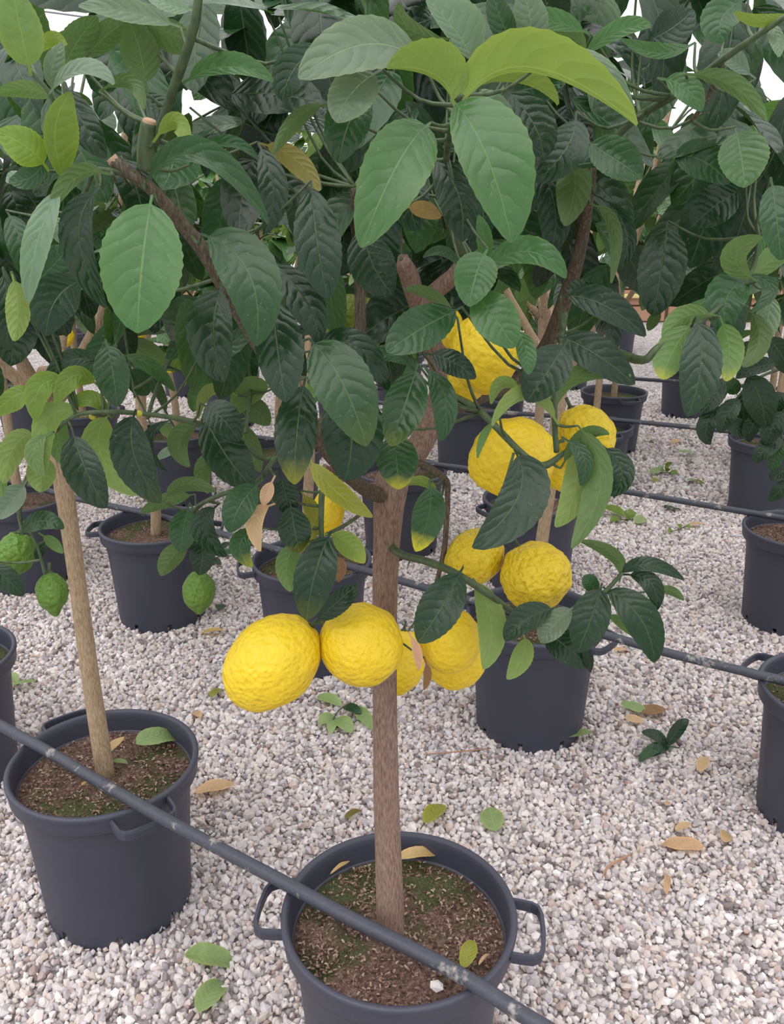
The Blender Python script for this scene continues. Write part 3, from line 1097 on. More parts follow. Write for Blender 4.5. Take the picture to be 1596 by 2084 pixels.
# leaves deeper in the crown, behind the posed ones
FILL = [(0, 1596, -60, 400, 105, 1.10, 1.62), (420, 1240, 380, 660, 34, 1.16, 1.55), (-20, 480, 400, 720, 20, 1.15, 1.5), (430, 720, 820, 1060, 16, 1.14, 1.3), (1060, 1596, 400, 640, 10, 1.25, 1.6)]
HOLES = [(550, 300, 625, 500), (1280, 110, 1350, 180), (1350, 225, 1430, 300), (1440, 150, 1570, 190), (70, 0, 180, 100), (1250, 380, 1330, 470), (170, 190, 250, 250)]
budget = 300 - len(POSED.strip().split('\n')) - 1
for (xa, xb, ya, yb, n, Ya, Yb) in FILL:
    for i in range(n):
        if budget <= 0: break
        for _ in range(20):
            x, y = RND.uniform(xa, xb), RND.uniform(ya, yb)
            if not any(h[0] - 30 < x < h[2] + 30 and h[1] - 110 < y < h[3] for h in HOLES): break
        else:
            continue
        Bp = P(x, y, RND.uniform(Ya, Yb))
        d = Vector((RND.uniform(-0.8, 0.8), RND.uniform(-0.7, 0.3), RND.uniform(-1.0, 0.1)))
        nn = Vector((RND.uniform(-0.5, 0.5), RND.uniform(-1.0, -0.1), RND.uniform(0.3, 1.0)))
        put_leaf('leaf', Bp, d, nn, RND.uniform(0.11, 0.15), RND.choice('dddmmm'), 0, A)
        NEARTWIG.append(Bp - d.normalized() * 0.008)
        budget -= 1

# the rest of the crown, past the leaves told apart singly
def mass(root, lv, units, r, name='foliage'):
    V, Fc, U, Cc = [], [], [], []
    o0 = Vector(root.location)
    for (p, d, n, l, k) in lv:
        gv, gf, gu = units[r.randrange(12)]
        M = frame(d, n); b = len(V)
        V += [M @ (q * l) + p - o0 for q in gv]
        Fc += [tuple(b + i for i in q) for q in gf]
        U += gu
        c = jit(KIND[k], 0.2, r)
        Cc += [(c[0], c[1], c[2], r.random())] * len(gv)
    m = leaf_mesh(name, V, Fc, U, LEAFS)
    at = m.attributes.new('leaf_colour', 'FLOAT_COLOR', 'POINT')
    at.data.foreach_set('color', np.array(Cc, dtype=np.float32).ravel())
    fo = obj(name, m, None, root)
    fo['kind'] = 'stuff'
    return fo


rest_ = []
for (xa, xb, ya, yb, n, Ya, Yb) in [(-40, 1640, -160, 330, 210, 1.15, 1.75), (380, 1260, 330, 640, 45, 1.25, 1.6), (0, 460, 330, 640, 25, 1.2, 1.6), (1080, 1600, 330, 560, 18, 1.3, 1.7)]:
    for i in range(n):
        for _ in range(20):
            x, y = RND.uniform(xa, xb), RND.uniform(ya, yb)
            if not any(h[0] - 30 < x < h[2] + 30 and h[1] - 110 < y < h[3] for h in HOLES): break
        else:
            continue
        rest_.append((P(x, y, RND.uniform(Ya, Yb)), Vector((RND.uniform(-0.8, 0.8), RND.uniform(-0.7, 0.3), RND.uniform(-1.0, 0.1))),
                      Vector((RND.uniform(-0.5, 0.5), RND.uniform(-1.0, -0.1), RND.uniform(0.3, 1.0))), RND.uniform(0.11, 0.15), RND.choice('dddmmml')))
mass(A, rest_, [unit_leaf(i) for i in range(12)], RND)

# short twigs that tie every leaf to its branch
SKn = np.array([tuple(p) for p in SK])
ntw = 0
for b in NEARTWIG:
    b = Vector(b)
    dd = np.linalg.norm(SKn - np.array(b), axis=1)
    k = int(np.argmin(dd + 0.6 * np.maximum(0, SKn[:, 2] - b.z)))
    if 0.012 < dd[k] < 0.26 and ntw < 295:
        e = Vector(SKn[k])
        mid = b.lerp(e, 0.5) + Vector((0, 0.03 * dd[k] / 0.2, -0.12 * dd[k]))
        tube('twig', [e, mid, b], [0.0024, 0.0018, 0.0013], STEM, A, 5, 3)
        ntw += 1

# ------------------------------------------------------------------ other trees of the nursery, grown from a seed
def grow(name, label, x, y, seed, ang, lean=(0, 0), fork=1.05, rc=0.40, top=2.05, nleaf=230, solo=True, bark=BARKPALE, chips=0,
         kinds='mmmdldl', pot=True, trunk_px=None, length=(0.10, 0.145), low=0.0):
    r = random.Random(seed)
    root = empty('potted_lemon_tree', (x, y, 0))
    tag(root, label, 'lemon tree', 'potted lemon trees')
    if pot: make_pot(root, ang, seed, chips)
    base = Vector((x, y, 0.33))
    F = Vector((x + lean[0], y + lean[1], fork))
    tp = [base, base.lerp(F, 0.33) + Vector((r.uniform(-.012, .012), 0, 0)), base.lerp(F, 0.66) + Vector((r.uniform(-.012, .012), 0, 0)), F, F + Vector((0, 0, 0.05))]
    tr = tube('trunk', tp, [0.021, 0.019, 0.018, 0.021, 0.015], bark, root, 14, 5, 0.06, seed)
    ends = []
    nl = r.choice((4, 5, 5, 6))
    a0 = r.uniform(0, 6.28)
    for i in range(nl):
        a = a0 + 6.283 * i / nl + r.uniform(-0.3, 0.3)
        rr = rc * r.uniform(0.45, 0.75)
        e = Vector((F.x + rr * math.cos(a), F.y + rr * math.sin(a), fork + (top - fork) * r.uniform(0.40, 0.75)))
        mid = F.lerp(e, 0.5) + Vector((0.05 * math.cos(a), 0.05 * math.sin(a), -0.03))
        tube('branch', [F - Vector((0, 0, 0.03)), mid, e], [0.014, 0.010, 0.007], BARKDARK if bark is BARK else bark, root, 7, 4, 0.08, seed + i)
        for j in range(5):
            s0 = mid.lerp(e, r.uniform(0.0, 1.0))
            a2 = a + r.uniform(-1.5, 1.5)
            l2 = rc * r.uniform(0.45, 0.85)
            e2 = s0 + Vector((l2 * math.cos(a2), l2 * math.sin(a2), r.uniform(-0.18 - low, 0.42)))
            m2 = s0.lerp(e2, 0.5) + Vector((0, 0, 0.05))
            ends.append((s0, m2, e2))
    lv = []
    for i in range(nleaf):
        s0, m2, e2 = ends[i % len(ends)]
        t = r.uniform(0.15, 1.0)
        p = s0 * (1 - t) ** 2 + m2 * (2 * t * (1 - t)) + e2 * t * t
        out = (p - F); out.z = 0
        out = out.normalized() if out.length > 1e-4 else Vector((1, 0, 0))
        d = out * r.uniform(0.1, 1.0) + Vector((r.uniform(-.8, .8), r.uniform(-.8, .8), r.uniform(-1.0, 0.35)))
        n = Vector((r.uniform(-.6, .6), r.uniform(-.6, .6), 1.0)) + out * 0.4
        lv.append((p, d, n, r.uniform(*length), r.choice(kinds)))
    for i, (s0, m2, e2) in enumerate(ends):
        tube('twig', [s0, m2, e2], [0.004, 0.003, 0.0018], STEM, root, 5, 3)
    if solo:
        for (p, d, n, l, k) in lv:
            put_leaf('leaf', p, d, n, l, k, 0.0, root)
    else:
        mass(root, lv, UNITLOW, r)
    return root


R = math.radians
TB = grow('left', 'lemon tree with a pale bare trunk in the large dark pot at lower left', -0.6505, 1.7095, 11, R(-52), lean=(-0.025, 0.03), fork=1.22, rc=0.36, top=2.1,
          nleaf=190, chips=2200, kinds='mmdddl')
grow('r1left', 'lemon tree whose pot is cut off by the left edge, beside the lower left pot', -1.262, 2.19, 12, R(100), fork=1.2, nleaf=150, rc=0.36, kinds='mmddl')
grow('p4', 'lemon tree in the dark pot right of the centre trunk, beneath the leafy low twig', 0.4345, 2.449, 13, R(140), lean=(0.035, 0.02), fork=1.12, rc=0.40, nleaf=210, kinds='mmdddl', chips=500)
grow('p3', 'lemon tree in the dark pot just left of the centre trunk, behind the tilted lemon', -0.2804, 2.881, 14, R(10), fork=0.98, rc=0.40, nleaf=298, low=0.24, kinds='mlmllg', chips=500)
grow('p2', 'lemon tree in the handled dark pot just right of the pale left trunk', -0.912, 3.222, 15, R(0), fork=0.98, rc=0.40, nleaf=298, low=0.24, kinds='mlmllg', chips=500)
grow('p1', 'lemon tree in the dark pot half hidden behind the pale left trunk', -1.566, 3.557, 16, R(60), fork=0.98, nleaf=298, low=0.24, kinds='mlmllg')
grow('r2right', 'lemon tree in the pot cut by the right edge, lower of the two there', 1.165, 2.01, 17, R(135), lean=(0.10, 0.0), fork=1.2, rc=0.34, nleaf=150, kinds='mmddl', chips=500)
TR = grow('r3r', 'lemon tree in the pot with reddish soil at the right edge, under the upper pipe', 1.55, 3.169, 18, R(75), fork=1.1, rc=0.36, nleaf=295, kinds='dddmm', chips=900, low=0.30)
grow('r3b', 'lemon tree in the dark pot directly behind the rough lemon on the right', 0.588, 3.531, 19, R(30), fork=1.15, rc=0.38, nleaf=290, low=0.12, kinds='mlmlld', chips=300)
grow('r3c', 'lemon tree in the dark pot right behind the fork of the centre trunk', 0.043, 3.928, 20, R(80), fork=1.12, rc=0.38, nleaf=290, low=0.12, kinds='mlmlld', chips=300)
grow('m', 'lemon tree in the small far pot hidden left of the centre fork', -0.55, 4.30, 21, R(20), fork=0.95, nleaf=298, low=0.25, kinds='mlllgl')
grow('l', 'lemon tree in the far pot seen under the long light green twig at left', -1.151, 4.62, 22, R(40), fork=0.92, nleaf=298, low=0.25, kinds='mlllgl')
grow('r4r', 'lemon tree in the dark pot at far right, dark leaves hanging over its rim', 1.956, 4.472, 23, R(95), fork=1.05, nleaf=290, kinds='mdddml', low=0.25)
grow('r4b', 'lemon tree in the far right pot half hidden by the upper right lemon', 1.112, 4.781, 24, R(100), fork=1.02, nleaf=298, low=0.22, kinds='mlmlld')
FAR = [(-2.2, 4.1, 'far left lemon tree with its pot outside the left edge'), (-1.8, 5.1, 'far lemon tree behind the light green leaves at left'),
       (1.417, 5.635, 'far lemon tree in the handled pot above the right lemons'), (0.45, 5.25, 'far lemon tree straight behind the centre trunk fork'),
       (-0.3, 5.75, 'far lemon tree left of the centre fork, farthest seen there'), (-1.15, 6.3, 'far lemon tree in the pot seen above the long twig at left'),
       (2.25, 5.25, 'far lemon tree whose pot peeps out behind the far right pot'), (0.75, 6.2, 'distant lemon tree between the two right hand trees'),
       (2.9, 4.0, 'far lemon tree beyond the right edge with hanging dark leaves'), (-2.5, 6.0, 'distant lemon tree at the far left'),
       (2.2, 6.6, 'distant lemon tree at right above the pipe'), (0.05, 7.0, 'distant lemon tree deep behind the centre'), (-1.7, 7.3, 'distant lemon tree deep behind the left trunk'),
       (1.5, 7.6, 'distant lemon tree deep at right near the board wall'), (3.2, 6.3, 'distant lemon tree at the far right edge'), (-0.8, 8.4, 'most distant lemon tree at left of centre'),
       (0.7, 8.8, 'most distant lemon tree at right of centre'), (-2.9, 8.2, 'most distant lemon tree at far left'), (3.0, 8.6, 'most distant lemon tree at far right'),
       (-1.9, 9.6, 'lemon tree before the board wall at left'), (0.0, 9.9, 'lemon tree before the board wall at centre'), (1.75, 10.0, 'lemon tree before the board wall at right'),
       (2.35, 9.4, 'lemon tree before the board wall at far right, lower'), (-3.3, 10.0, 'lemon tree before the board wall at far left')]
for i, (x, y, lb) in enumerate(FAR):
    grow('far', lb, x, y, 40 + i, i * 0.9, fork=0.92, rc=0.46, nleaf=460, solo=False, kinds='lglglym', top=2.1, length=(0.11, 0.16), low=0.22)  # lighter leaf colours stand in for distance haze and more open light

# a dark low bough of the right edge tree, hanging over the pot behind
def posed(text, root):
    for line in text.strip().split('\n'):
        q = line.split()
        x0, y0, xm, ym, x1, y1, wa, wb, Y, dY = [float(a) for a in q[:10]]
        top = 1 if q[10] == 't' else -1
        Bp, Tp = P(x0, y0, Y), P(x1, y1, Y + dY)
        Mp = P(xm, ym, Y + dY * 0.5 - 0.07 * (Tp - Bp).length * top)
        sc = mpp(Mp)
        V = ((CAM - Mp).normalized() + Vector((0, 0, 0.22 * top))).normalized()
        v, f, uv = leaf_geo(Bp, Mp, Tp, wa * sc, wb * sc, V, top, RND.uniform(0.08, 0.30), 14, 2, RND.uniform(0.03, 0.09), RND.uniform(0, 6), 0.010)
        o = obj('leaf', leaf_mesh('leaf', [a - Bp for a in v], f, uv, LEAF)); o.location = Bp
        paint(o, q[11], 0, 0.12); put(o, root)


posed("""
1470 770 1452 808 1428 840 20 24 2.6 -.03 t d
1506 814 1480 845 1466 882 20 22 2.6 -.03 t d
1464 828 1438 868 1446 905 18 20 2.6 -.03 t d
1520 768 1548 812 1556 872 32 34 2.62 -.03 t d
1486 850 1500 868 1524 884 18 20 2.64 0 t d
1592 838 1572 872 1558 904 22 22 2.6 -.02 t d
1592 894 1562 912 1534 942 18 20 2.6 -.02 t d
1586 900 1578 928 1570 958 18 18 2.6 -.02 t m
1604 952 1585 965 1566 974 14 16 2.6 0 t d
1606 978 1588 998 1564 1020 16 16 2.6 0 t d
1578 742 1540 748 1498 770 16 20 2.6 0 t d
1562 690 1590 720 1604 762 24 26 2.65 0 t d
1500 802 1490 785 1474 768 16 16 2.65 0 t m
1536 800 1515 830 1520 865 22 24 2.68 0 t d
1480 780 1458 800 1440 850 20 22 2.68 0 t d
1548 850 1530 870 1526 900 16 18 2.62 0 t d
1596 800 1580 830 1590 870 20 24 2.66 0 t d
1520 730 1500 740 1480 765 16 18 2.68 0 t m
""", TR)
tube('branch', [P(1680, 720, 2.75), P(1596, 748, 2.68), P(1530, 778, 2.64), P(1476, 842, 2.62)], [0.006, 0.005, 0.004, 0.003], STEM, TR, 6, 4)
tube('branch', [P(1660, 780, 2.72), P(1600, 830, 2.64), P(1592, 900, 2.62), P(1605, 960, 2.62)], [0.005, 0.004, 0.004, 0.003], STEM, TR, 6, 4)

# ------------------------------------------------------------------ lemons
def lemon(px, py, w, h, Y, label, axis=(0, -1), depth_axis=0.0, mat=LEMON, seed=0, nip=0.10, bumpy=0.035, parts=True, group='yellow lemons on the centre tree'):
    """w across, h along the axis (px); axis: image direction from blossom end to stalk"""
    c = P(px, py, Y)
    s = mpp(c)
    rx, rz = w * 0.5 * s, h * 0.5 * s
    V, Fc = [], []
    nu, nv = 56, 40
    for i in range(nv + 1):
        ph = math.pi * i / nv
        z0 = math.cos(ph)            # +1 stalk end
        r0 = math.sin(ph)
        for k in range(nu):
            th = 2 * math.pi * k / nu
            n = Vector((r0 * math.cos(th), r0 * math.sin(th), z0))
            z = z0
            r = r0 * (1 - 0.10 * max(z0, 0) ** 2)
            if z0 < -0.86: z -= nip * ((-z0 - 0.86) / 0.14) ** 1.5
            if z0 > 0.9: z -= 0.06 * ((z0 - 0.9) / 0.1)
            b = bumpy * (mnoise.noise(n * 2.2 + Vector((seed, 0, 0))) * 1.3 + 0.55 * mnoise.noise(n * 6 + Vector((0, seed, 0))) + 0.33 * mnoise.noise(n * 13 + Vector((0, 0, seed))))
            V.append(Vector((r * math.cos(th) * rx, r * math.sin(th) * rx, z * rz)) + n * (b * rx))
    for i in range(nv):
        for k in range(nu):
            k2 = (k + 1) % nu
            Fc.append((i * nu + k, (i + 1) * nu + k, (i + 1) * nu + k2, i * nu + k2))
    root = empty('lemon', c)
    tag(root, label, 'lemon', group)
    o = obj('fruit', mesh_from('fruit', V, Fc), mat, root)
    right, upv, fwd = Vector((1, 0, 0)), Vector((0, sP, cP)), Vector((0, cP, -sP))
    az = (right * axis[0] - upv * axis[1] + fwd * depth_axis).normalized()
    q = Vector((0, 0, 1)).rotation_difference(az)
    o.rotation_mode = 'QUATERNION'; o.rotation_quaternion = q
    # calyx and short stalk at the stalk end
    cv, cf = [], []
    for k in range(10):
        th = 2 * math.pi * k / 10
        rr = 0.0075 if k % 2 == 0 else 0.0048
        cv.append((rr * math.cos(th), rr * math.sin(th), rz * 0.945)); cv.append((0.003 * math.cos(th), 0.003 * math.sin(th), rz * 0.945 + 0.004))
    cv.append((0, 0, rz * 0.945 + 0.004))
    for k in range(10):
        k2 = (k + 1) % 10
        cf.append((2 * k, 2 * k2, 2 * k2 + 1, 2 * k + 1)); cf.append((2 * k + 1, 2 * k2 + 1, 20))
    cx = obj('calyx', mesh_from('calyx', cv, cf), STEM, root); cx.rotation_mode = 'QUATERNION'; cx.rotation_quaternion = q
    sv, sf = tube_geo([(0, 0, rz * 0.93), (0.001, 0, rz * 0.98 + 0.006), (0.002, 0.001, rz + 0.014)], [0.0028, 0.0024, 0.0024], 7)
    st = obj('stalk', mesh_from('stalk', sv, sf), STEM, root); st.rotation_mode = 'QUATERNION'; st.rotation_quaternion = q
    return root


lemon(556, 1346, 174, 224, 1.10, 'largest smooth yellow lemon, elongated and tilted, lowest at left of the centre trunk', (0.72, -0.69), 0.1, seed=1.3, nip=0.02, bumpy=0.03)
lemon(735, 1311, 168, 176, 1.12, 'round yellow lemon touching the tilted one, overlapping the left side of the trunk', (-0.75, -0.45), 0.5, seed=4.1, nip=0.03, bumpy=0.035)
lemon(816, 1345, 98, 132, 1.42, 'yellow lemon half hidden behind the trunk, beside the brown hanging leaf', (0.1, -1), 0.0, LEMON, 2.2, 0.05)
lemon(914, 1300, 130, 142, 1.16, 'yellow lemon right of the trunk under the large dark oval leaf', (-0.25, -1), -0.2, seed=8.8, nip=0.02)
lemon(928, 1338, 124, 130, 1.24, 'yellow lemon mostly hidden below and behind the one under the dark oval leaf', (0.1, -1), 0.0, LEMON, 5.5, 0.02)
lemon(968, 1131, 112, 130, 1.20, 'yellow lemon with wrinkled skin, left one of the pair above the green stem', (0.7, -0.5), 0.3, LEMONROUGH, seed=3.6, nip=0.02, bumpy=0.05)
lemon(1089, 1171, 143, 142, 1.16, 'very knobbly round yellow lemon right of the wrinkled one above the low twig', (-0.5, -0.9), 0.3, LEMONROUGH, seed=6.4, nip=0.02, bumpy=0.055)
lemon(1045, 932, 168, 176, 1.10, 'large yellow lemon with a navel at its left, crossed by the green branch', (0.93, -0.35), 0.05, seed=9.9, nip=0.05, bumpy=0.045)
lemon(1192, 886, 118, 130, 1.16, 'yellow lemon with ribbed top, upper right beside the one crossed by the branch', (-0.5, -0.9), 0.0, LEMONROUGH, seed=12.1, nip=0.02, bumpy=0.06)
lemon(1146, 952, 92, 96, 1.22, 'yellow lemon showing only its lower rim under the ribbed one', (0, -1), 0.0, LEMON, 14.2, 0.02)
lemon(985, 718, 138, 166, 1.12, 'yellow lemon high up in the crown, below the pale twin leaves', (-0.1, -1), 0.0, LEMON, 15.7, 0.02, 0.04)
lemon(950, 772, 80, 96, 1.20, 'yellow lemon peeping out below left of the high one in the crown', (0, -1), 0.0, LEMON, 16.2, 0.02, 0.04)
lemon(918, 668, 50, 84, 1.2, 'orange-yellow sliver of a lemon left of the high one in the crown', (0, -1), 0.0, LEMON, 18.8, 0.02, 0.04)
lemon(724, 662, 124, 120, 1.35, 'rough green and yellow turning lemon behind an upright stem in the crown', (0.9, -0.5), 0.2, LEMONHALF, 17.3, 0.05, 0.06)
lemon(668, 1040, 66, 100, 1.24, 'yellow lemon half hidden behind the olive-yellow leaf left of the fork', (0.1, -1), 0.0, LEMON, 19.1, 0.02)
lemon(32, 1126, 76, 90, 1.20, 'rough green lemon cut by the left edge under a shiny leaf', (0.2, -1), 0, LEMONGREEN, 21.0, 0.08, 0.05, group='green lemons at left')
lemon(106, 1204, 64, 80, 1.20, 'small green lemon with a nipple, hanging left of the pale trunk', (-0.15, -1), 0, LEMONGREEN, 22.5, 0.30, 0.04, group='green lemons at left')
lemon(405, 1202, 66, 84, 1.24, 'small green lemon hanging under round leaves in front of the handled pot', (0, -1), 0, LEMONGREEN, 23.1, 0.15, 0.04, group='green lemons at left')
lemon(272, 680, 46, 66, 2.6, 'small distant yellow lemon between trunks at upper left', (0.2, -1), 0, LEMON, 24.1, 0.1, 0.04, group='distant lemons')
lemon(134, 686, 34, 40, 2.9, 'distant yellow lemon beside a thin trunk near the left edge', (0.2, -1), 0, LEMON, 25.1, 0.1, 0.04, group='distant lemons')
lemon(195, 625, 30, 36, 3.1, 'distant dull yellow lemon under the dark round leaf at left', (0.2, -1), 0, LEMON, 26.1, 0.1, 0.04, group='distant lemons')
lemon(350, 735, 34, 46, 2.7, 'distant orange-yellow lemon behind thin green twigs at left', (0.2, -1), 0, LEMON, 27.1, 0.1, 0.04, group='distant lemons')

# ------------------------------------------------------------------ irrigation pipes
def pipe(label, px, z, r, sag=0.0):
    ps = []
    for q in px:
        g = G(q[0], q[1], q[2] if len(q) > 2 else z)
        ps.append(g)
    return tag(tube('irrigation_pipe', ps, [r] * len(ps), PIPE, None, 14, 5), label, 'pipe', 'irrigation pipes')


pipe('black irrigation pipe in the foreground resting across the two nearest pots',
     [(-500, 1205), (-160, 1388), (0, 1476), (100, 1531), (200, 1590), (330, 1664), (430, 1718), (580, 1797), (700, 1862), (820, 1922), (940, 1986), (1060, 2062), (1190, 2140), (1400, 2266), (1800, 2500)], 0.4035, 0.0128)
pipe('second black irrigation pipe, passing behind the centre trunk under the lemons',
     [(-40, 967), (60, 988), (130, 1008), (190, 1022), (350, 1057), (470, 1092), (600, 1128), (720, 1155), (840, 1189), (930, 1213), (1010, 1238), (1230, 1292), (1350, 1326), (1480, 1358), (1596, 1386), (1760, 1430), (2200, 1548)], 0.403, 0.0125)
pipe('third black irrigation pipe, crossing the gravel at right below the upper lemons',
     [(300, 862), (560, 895), (760, 925), (870, 943), (960, 955), (1100, 975), (1270, 1000), (1470, 1034), (1596, 1055), (1760, 1083), (2200, 1158)], 0.403, 0.0125)
pipe('fourth black irrigation pipe, at right level with the ribbed lemon',
     [(560, 800), (800, 822), (1000, 838), (1240, 854), (1300, 859), (1430, 872), (1540, 884), (1700, 903)], 0.403, 0.0125)
pipe('fifth black irrigation pipe, farthest, at right behind the hanging bluish leaf',
     [(700, 735), (1000, 752), (1180, 764), (1310, 772), (1480, 783), (1640, 795)], 0.403, 0.0125)

# ------------------------------------------------------------------ fallen leaves and sprigs
def ground_leaf(px, py, lpx, ang, kind, label, z=0.012, name='fallen_leaf', cat='fallen leaf', under=False, wide=1.0, tilt=0.25, root=None, group='fallen leaves'):
    c = G(px, py, z)
    L = 1.2 * lpx * mpp(c)
    a = math.radians(ang)
    d = Vector((math.cos(a), math.sin(a), RND.uniform(0.0, tilt)))
    n = Vector((RND.uniform(-tilt, tilt), RND.uniform(-tilt, tilt), -1.0 if under else 1.0))
    d.normalize()
    o = bpy.data.objects.new(name, RND.choice(UNIT)); C.objects.link(o)
    o.rotation_euler = frame(d, n).to_euler()
    o.scale = (L, L * wide, L)
    b = c - d * (L * 0.5); b.z = max(z + 0.006, c.z) + 0.10 * L
    o.location = b
    paint(o, kind, 0, 0.05)
    if root is not None:
        put(o, root)
    else:
        tag(o, label, cat, group)
    return o


FL = [
    (437, 1956, 100, 0, 'e', 'fresh green leaf lying flat left of the centre pot, upper of two', 0, 1.0),
    (440, 2026, 100, 68, 'e', 'fresh green leaf below another, near the bottom edge left of the centre pot', 0, 1.0),
    (445, 1414, 48, 70, 'o', 'dull olive leaf on the gravel left of the tilted lemon', 0, .8),
    (438, 1612, 70, 25, 'n', 'tan crumpled leaf on the gravel right of the lower left pot', 0, 1.0),
    (403, 1458, 34, 120, 'n', 'small tan leaf just behind the lower left pot rim', 0, 1.0),
    (430, 1291, 48, 175, 't', 'orange fallen leaf on the gravel left of the tilted lemon stem', 0, .8),
    (348, 1265, 42, 160, 'n', 'pale curled leaf at the foot of the handled pot', 0, 1.0),
    (1005, 1678, 58, 92, 'e', 'round green leaf on the gravel above right of the centre pot', 0, 1.5),
    (883, 1661, 70, 60, 'o', 'olive grey leaf on the gravel just behind the centre pot', 0, 1.1),
    (721, 1663, 42, 45, 'b', 'small dry olive leaf on gravel left of the centre trunk', 0, .8),
    (1288, 1448, 46, 150, 'e', 'green leaf beside a brown one on gravel, right of the dark pot', 0, 1.0),
    (1332, 1456, 46, 10, 'r', 'brown dry leaf beside a green one right of the dark pot', 0, 1.6),
    (1290, 1472, 34, 170, 'n', 'small tan leaf just below the green and brown pair', 0, 1.0),
    (1172, 1508, 66, 8, 'e', 'green leaf lying at the foot of the dark pot right of the trunk', 0, 1.1),
    (1432, 1566, 44, 55, 'n', 'curled tan leaf at right near the edge pot', 0, 1.0),
    (1478, 1706, 46, 60, 'n', 'folded tan leaf at right, nearest to the edge pot foot', 0, .9),
    (1390, 1692, 34, 20, 'n', 'small curled tan leaf above the larger brown one at right', 0, .9),
    (1388, 1727, 70, 165, 'n', 'long pinkish brown leaf on gravel at right', 0, .9),
    (1358, 1806, 62, 70, 'n', 'thin pale rolled leaf standing lowest on the gravel at right', 0, .45),
    (1268, 1327, 36, 20, 'n', 'small tan leaf just below the second pipe at right', 0, .8),
    (1368, 1038, 34, 20, 'd', 'dark green leaf on gravel between two pipes at right', 0, 1.2),
    (1412, 1071, 34, 170, 'n', 'pale tan leaf on the gravel near pale green scraps', 0, .8),
    (1395, 928, 34, 170, 'e', 'small green leaf far off at right below the fourth pipe', 0, 1.0),
    (1375, 903, 22, 30, 'n', 'tiny tan leaf far off below the fourth pipe', 0, 1.0),
    (1420, 983, 40, 5, 'e', 'green and pale leaf far right beside the edge pot', 0, 1.0),
    (25, 1388, 40, 140, 'e', 'green leaf on gravel near the left edge, upper of two', 0, 1.0),
    (48, 1402, 48, 5, 'e', 'green leaf on gravel near the left edge, lower of two', 0, .8),
    (450, 1240, 26, 90, 'm', 'dark green scrap on gravel right of the small green lemon', 0, 1.3),
    (905, 988, 30, 10, 'e', 'pale green leaf on far gravel right of the thorny twig', 0, 1.3),
    (1360, 1640, 18, 40, 'n', 'tiny orange leaf scrap at right on the gravel', 0, 1.2),
    (1430, 1030, 22, 40, 'n', 'tiny pinkish leaf scrap near the third pipe', 0, 1.2),
]
for (x, y, l, a, k, lb, un_, wd) in FL:
    ground_leaf(x, y, l, a, k, lb, wide=wd, under=bool(un_))

SOILZ = 0.352
ground_leaf(852, 1753, 74, 12, 't', 'yellow-tan curled leaf on the soil behind the centre trunk', SOILZ, wide=.8)
ground_leaf(694, 1772, 52, 50, 't', 'thin tan rolled leaf on the soil left of the centre trunk', SOILZ, wide=.35)
ground_leaf(951, 1952, 66, 70, 'o', 'olive-yellow leaf lying on the soil beside the foreground pipe', SOILZ + 0.006, wide=1.0)
ground_leaf(987, 1957, 42, 55, 'n', 'thin tan leaf scrap on the soil next to the olive-yellow leaf', SOILZ + 0.006, wide=.4)
ground_leaf(328, 1508, 88, 40, 'e', 'large pale green leaf on the soil of the lower left pot', SOILZ + 0.005, wide=1.1)
ground_leaf(226, 1552, 64, 40, 't', 'curled orange-brown leaf against the pale trunk in the lower left pot', SOILZ + 0.004, wide=.8, tilt=0.6)
ground_leaf(247, 1555, 26, 10, 'e', 'tiny green leaf beside the pale trunk foot', SOILZ + 0.004, wide=1.0)
ground_leaf(178, 1598, 24, 60, 't', 'tiny orange-brown leaf just under the foreground pipe in the lower left pot', SOILZ + 0.004, wide=.8)
ground_leaf(330, 1470, 24, 170, 'e', 'tiny green leaf at the back rim of the lower left pot', SOILZ + 0.004, wide=.8)


def sprig(px, py, label, stem, leaves):
    c = G(px, py, 0.014)
    root = empty('fallen_sprig', c)
    tag(root, label, 'fallen sprig', 'fallen sprigs')
    tube('stem', [G(x, y, 0.016 + 0.006 * i) for i, (x, y) in enumerate(stem)], [0.0022] * len(stem), STEM, root, 6, 3)
    for (x0, y0, x1, y1, w, k, z1) in leaves:
        B0 = G(x0, y0, 0.020); T0 = G(x1, y1, z1)
        M0 = (B0 + T0) * 0.5 + Vector((0, 0, 0.012))
        s = mpp(M0)
        v, f, uv = leaf_geo(B0, M0, T0, w * s, w * s, Vector((0.0, -0.35, 1)).normalized(), 1, 0.18, 14, 2, 0.06, RND.uniform(0, 6), 0.006)
        o = obj('leaf', leaf_mesh('leaf', [a - B0 for a in v], f, uv, LEAF)); o.location = B0
        paint(o, k, 0, 0.08); put(o, root)


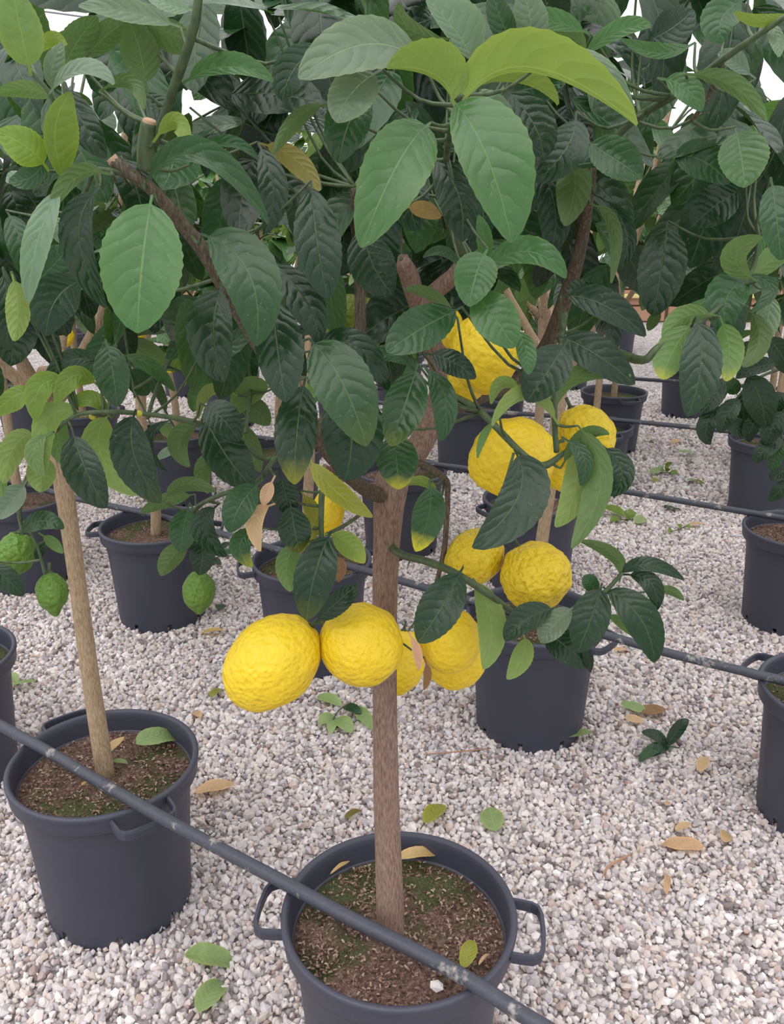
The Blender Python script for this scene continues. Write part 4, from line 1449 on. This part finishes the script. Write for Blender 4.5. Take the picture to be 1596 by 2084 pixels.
sprig(700, 1455, 'pale green leafy sprig on the gravel left of the trunk, below the round lemon', [(715, 1430), (690, 1445), (678, 1465)],
      [(695, 1436, 645, 1418, 13, 'e', .02), (700, 1440, 735, 1455, 12, 'm', .03), (722, 1440, 757, 1485, 15, 'e', .018), (682, 1460, 648, 1475, 14, 'e', .018), (684, 1462, 716, 1492, 17, 'e', .02), (682, 1462, 672, 1494, 12, 'e', .016)])
sprig(1345, 1515, 'dark green sprig of four leaves standing on the gravel at right', [(1382, 1522), (1362, 1518), (1350, 1512)],
      [(1358, 1518, 1402, 1464, 14, 'd', .10), (1362, 1520, 1306, 1490, 15, 'd', .05), (1356, 1516, 1300, 1550, 13, 'm', .018), (1360, 1520, 1326, 1540, 12, 'd', .018)])
sprig(1275, 1052, 'bright green sprig on the gravel right of the hanging leaves, nearer of two', [(1300, 1055), (1275, 1058), (1255, 1055)],
      [(1270, 1050, 1230, 1032, 13, 'y', .05), (1265, 1058, 1242, 1062, 9, 'y', .02), (1280, 1055, 1290, 1040, 11, 'y', .05), (1292, 1064, 1316, 1058, 13, 'e', .025), (1280, 1058, 1262, 1044, 9, 'y', .06)])
sprig(1352, 955, 'bright green sprig on far gravel below the fourth pipe, farther of two', [(1375, 962), (1355, 962), (1340, 960)],
      [(1352, 960, 1323, 962, 10, 'e', .03), (1358, 960, 1364, 940, 8, 'y', .09), (1362, 962, 1378, 966, 8, 'y', .02), (1350, 962, 1340, 952, 8, 'e', .05), (1340, 975, 1330, 982, 6, 'o', .02)])
sprig(1388, 1076, 'pale green broken sprig lying on gravel below the third pipe at right', [(1400, 1068), (1385, 1076), (1365, 1082)],
      [(1385, 1076, 1380, 1068, 5, 'y', .02), (1395, 1072, 1404, 1076, 5, 'y', .02), (1370, 1080, 1360, 1084, 5, 'y', .02)])
sprig(440, 1135, 'dark green cut leaves on the gravel behind the handled pot', [(455, 1128), (440, 1135), (425, 1142)],
      [(440, 1130, 420, 1140, 9, 'm', .02), (445, 1128, 482, 1128, 8, 'm', .02), (450, 1120, 470, 1105, 8, 'd', .03), (430, 1140, 450, 1150, 7, 'd', .02)])

TWIGM = plain('dry_twig', (0.34, 0.17, 0.10), 0.8, 0.2, (0.5, 0.3, 0.18), 0.7, 90)
tag(tube('dry_twig', [G(1285, 1738, .016), G(1258, 1752, .018), G(1236, 1766, .016), G(1226, 1786, .015)], [.0022, .003, .0028, .0015], TWIGM, None, 6, 3), 'short reddish dry twig on the gravel right of the centre pot', 'twig', 'dry twigs')
tag(tube('dry_twig', [G(1000, 1523, .016), G(950, 1528, .018), G(905, 1532, .016), G(862, 1535, .015)], [.0016, .002, .0018, .0012], TWIGM, None, 6, 3), 'thin red twig on the gravel left of the dark pot right of the trunk', 'twig', 'dry twigs')
st = obj('white_stone', stone_meshes[2], None); st.location = G(890, 2006, .358); st.scale = (.013, .010, .010); st.rotation_euler = (.3, .4, .5)
tag(st, 'white pebble on the soil at the front of the centre pot', 'stone')

TAGM = plain('white_plastic', (0.78, 0.78, 0.80), 0.4)
tg = obj('plant_label', box_mesh('plant_label', 0.010, 0.0015, 0.12, 0.0005), TAGM)
tg.location = P(915, 985, 3.55); tg.rotation_euler = (0.15, 0.12, 0.3)
tag(tg, 'narrow white plastic strip hanging behind the thorny twig right of the fork', 'plant label')

# ------------------------------------------------------------------ wires overhead
WIRE = plain('grey_wire', (0.25, 0.25, 0.27), 0.5)
tag(tube('support_wire', [P(-200, -15, 3.2), P(80, 22, 3.2), P(190, 37, 3.2), P(700, 110, 3.2)], [.0028] * 4, WIRE, None, 6, 2), 'thin grey wire running across the white sky at top left', 'wire', 'overhead wires')
tag(tube('support_wire', [P(60, 22, 3.4), P(120, 11, 3.4), P(165, 0, 3.4), P(300, -34, 3.4)], [.003] * 4, WIRE, None, 6, 2), 'short stretch of wire rising at the very top left', 'wire', 'overhead wires')
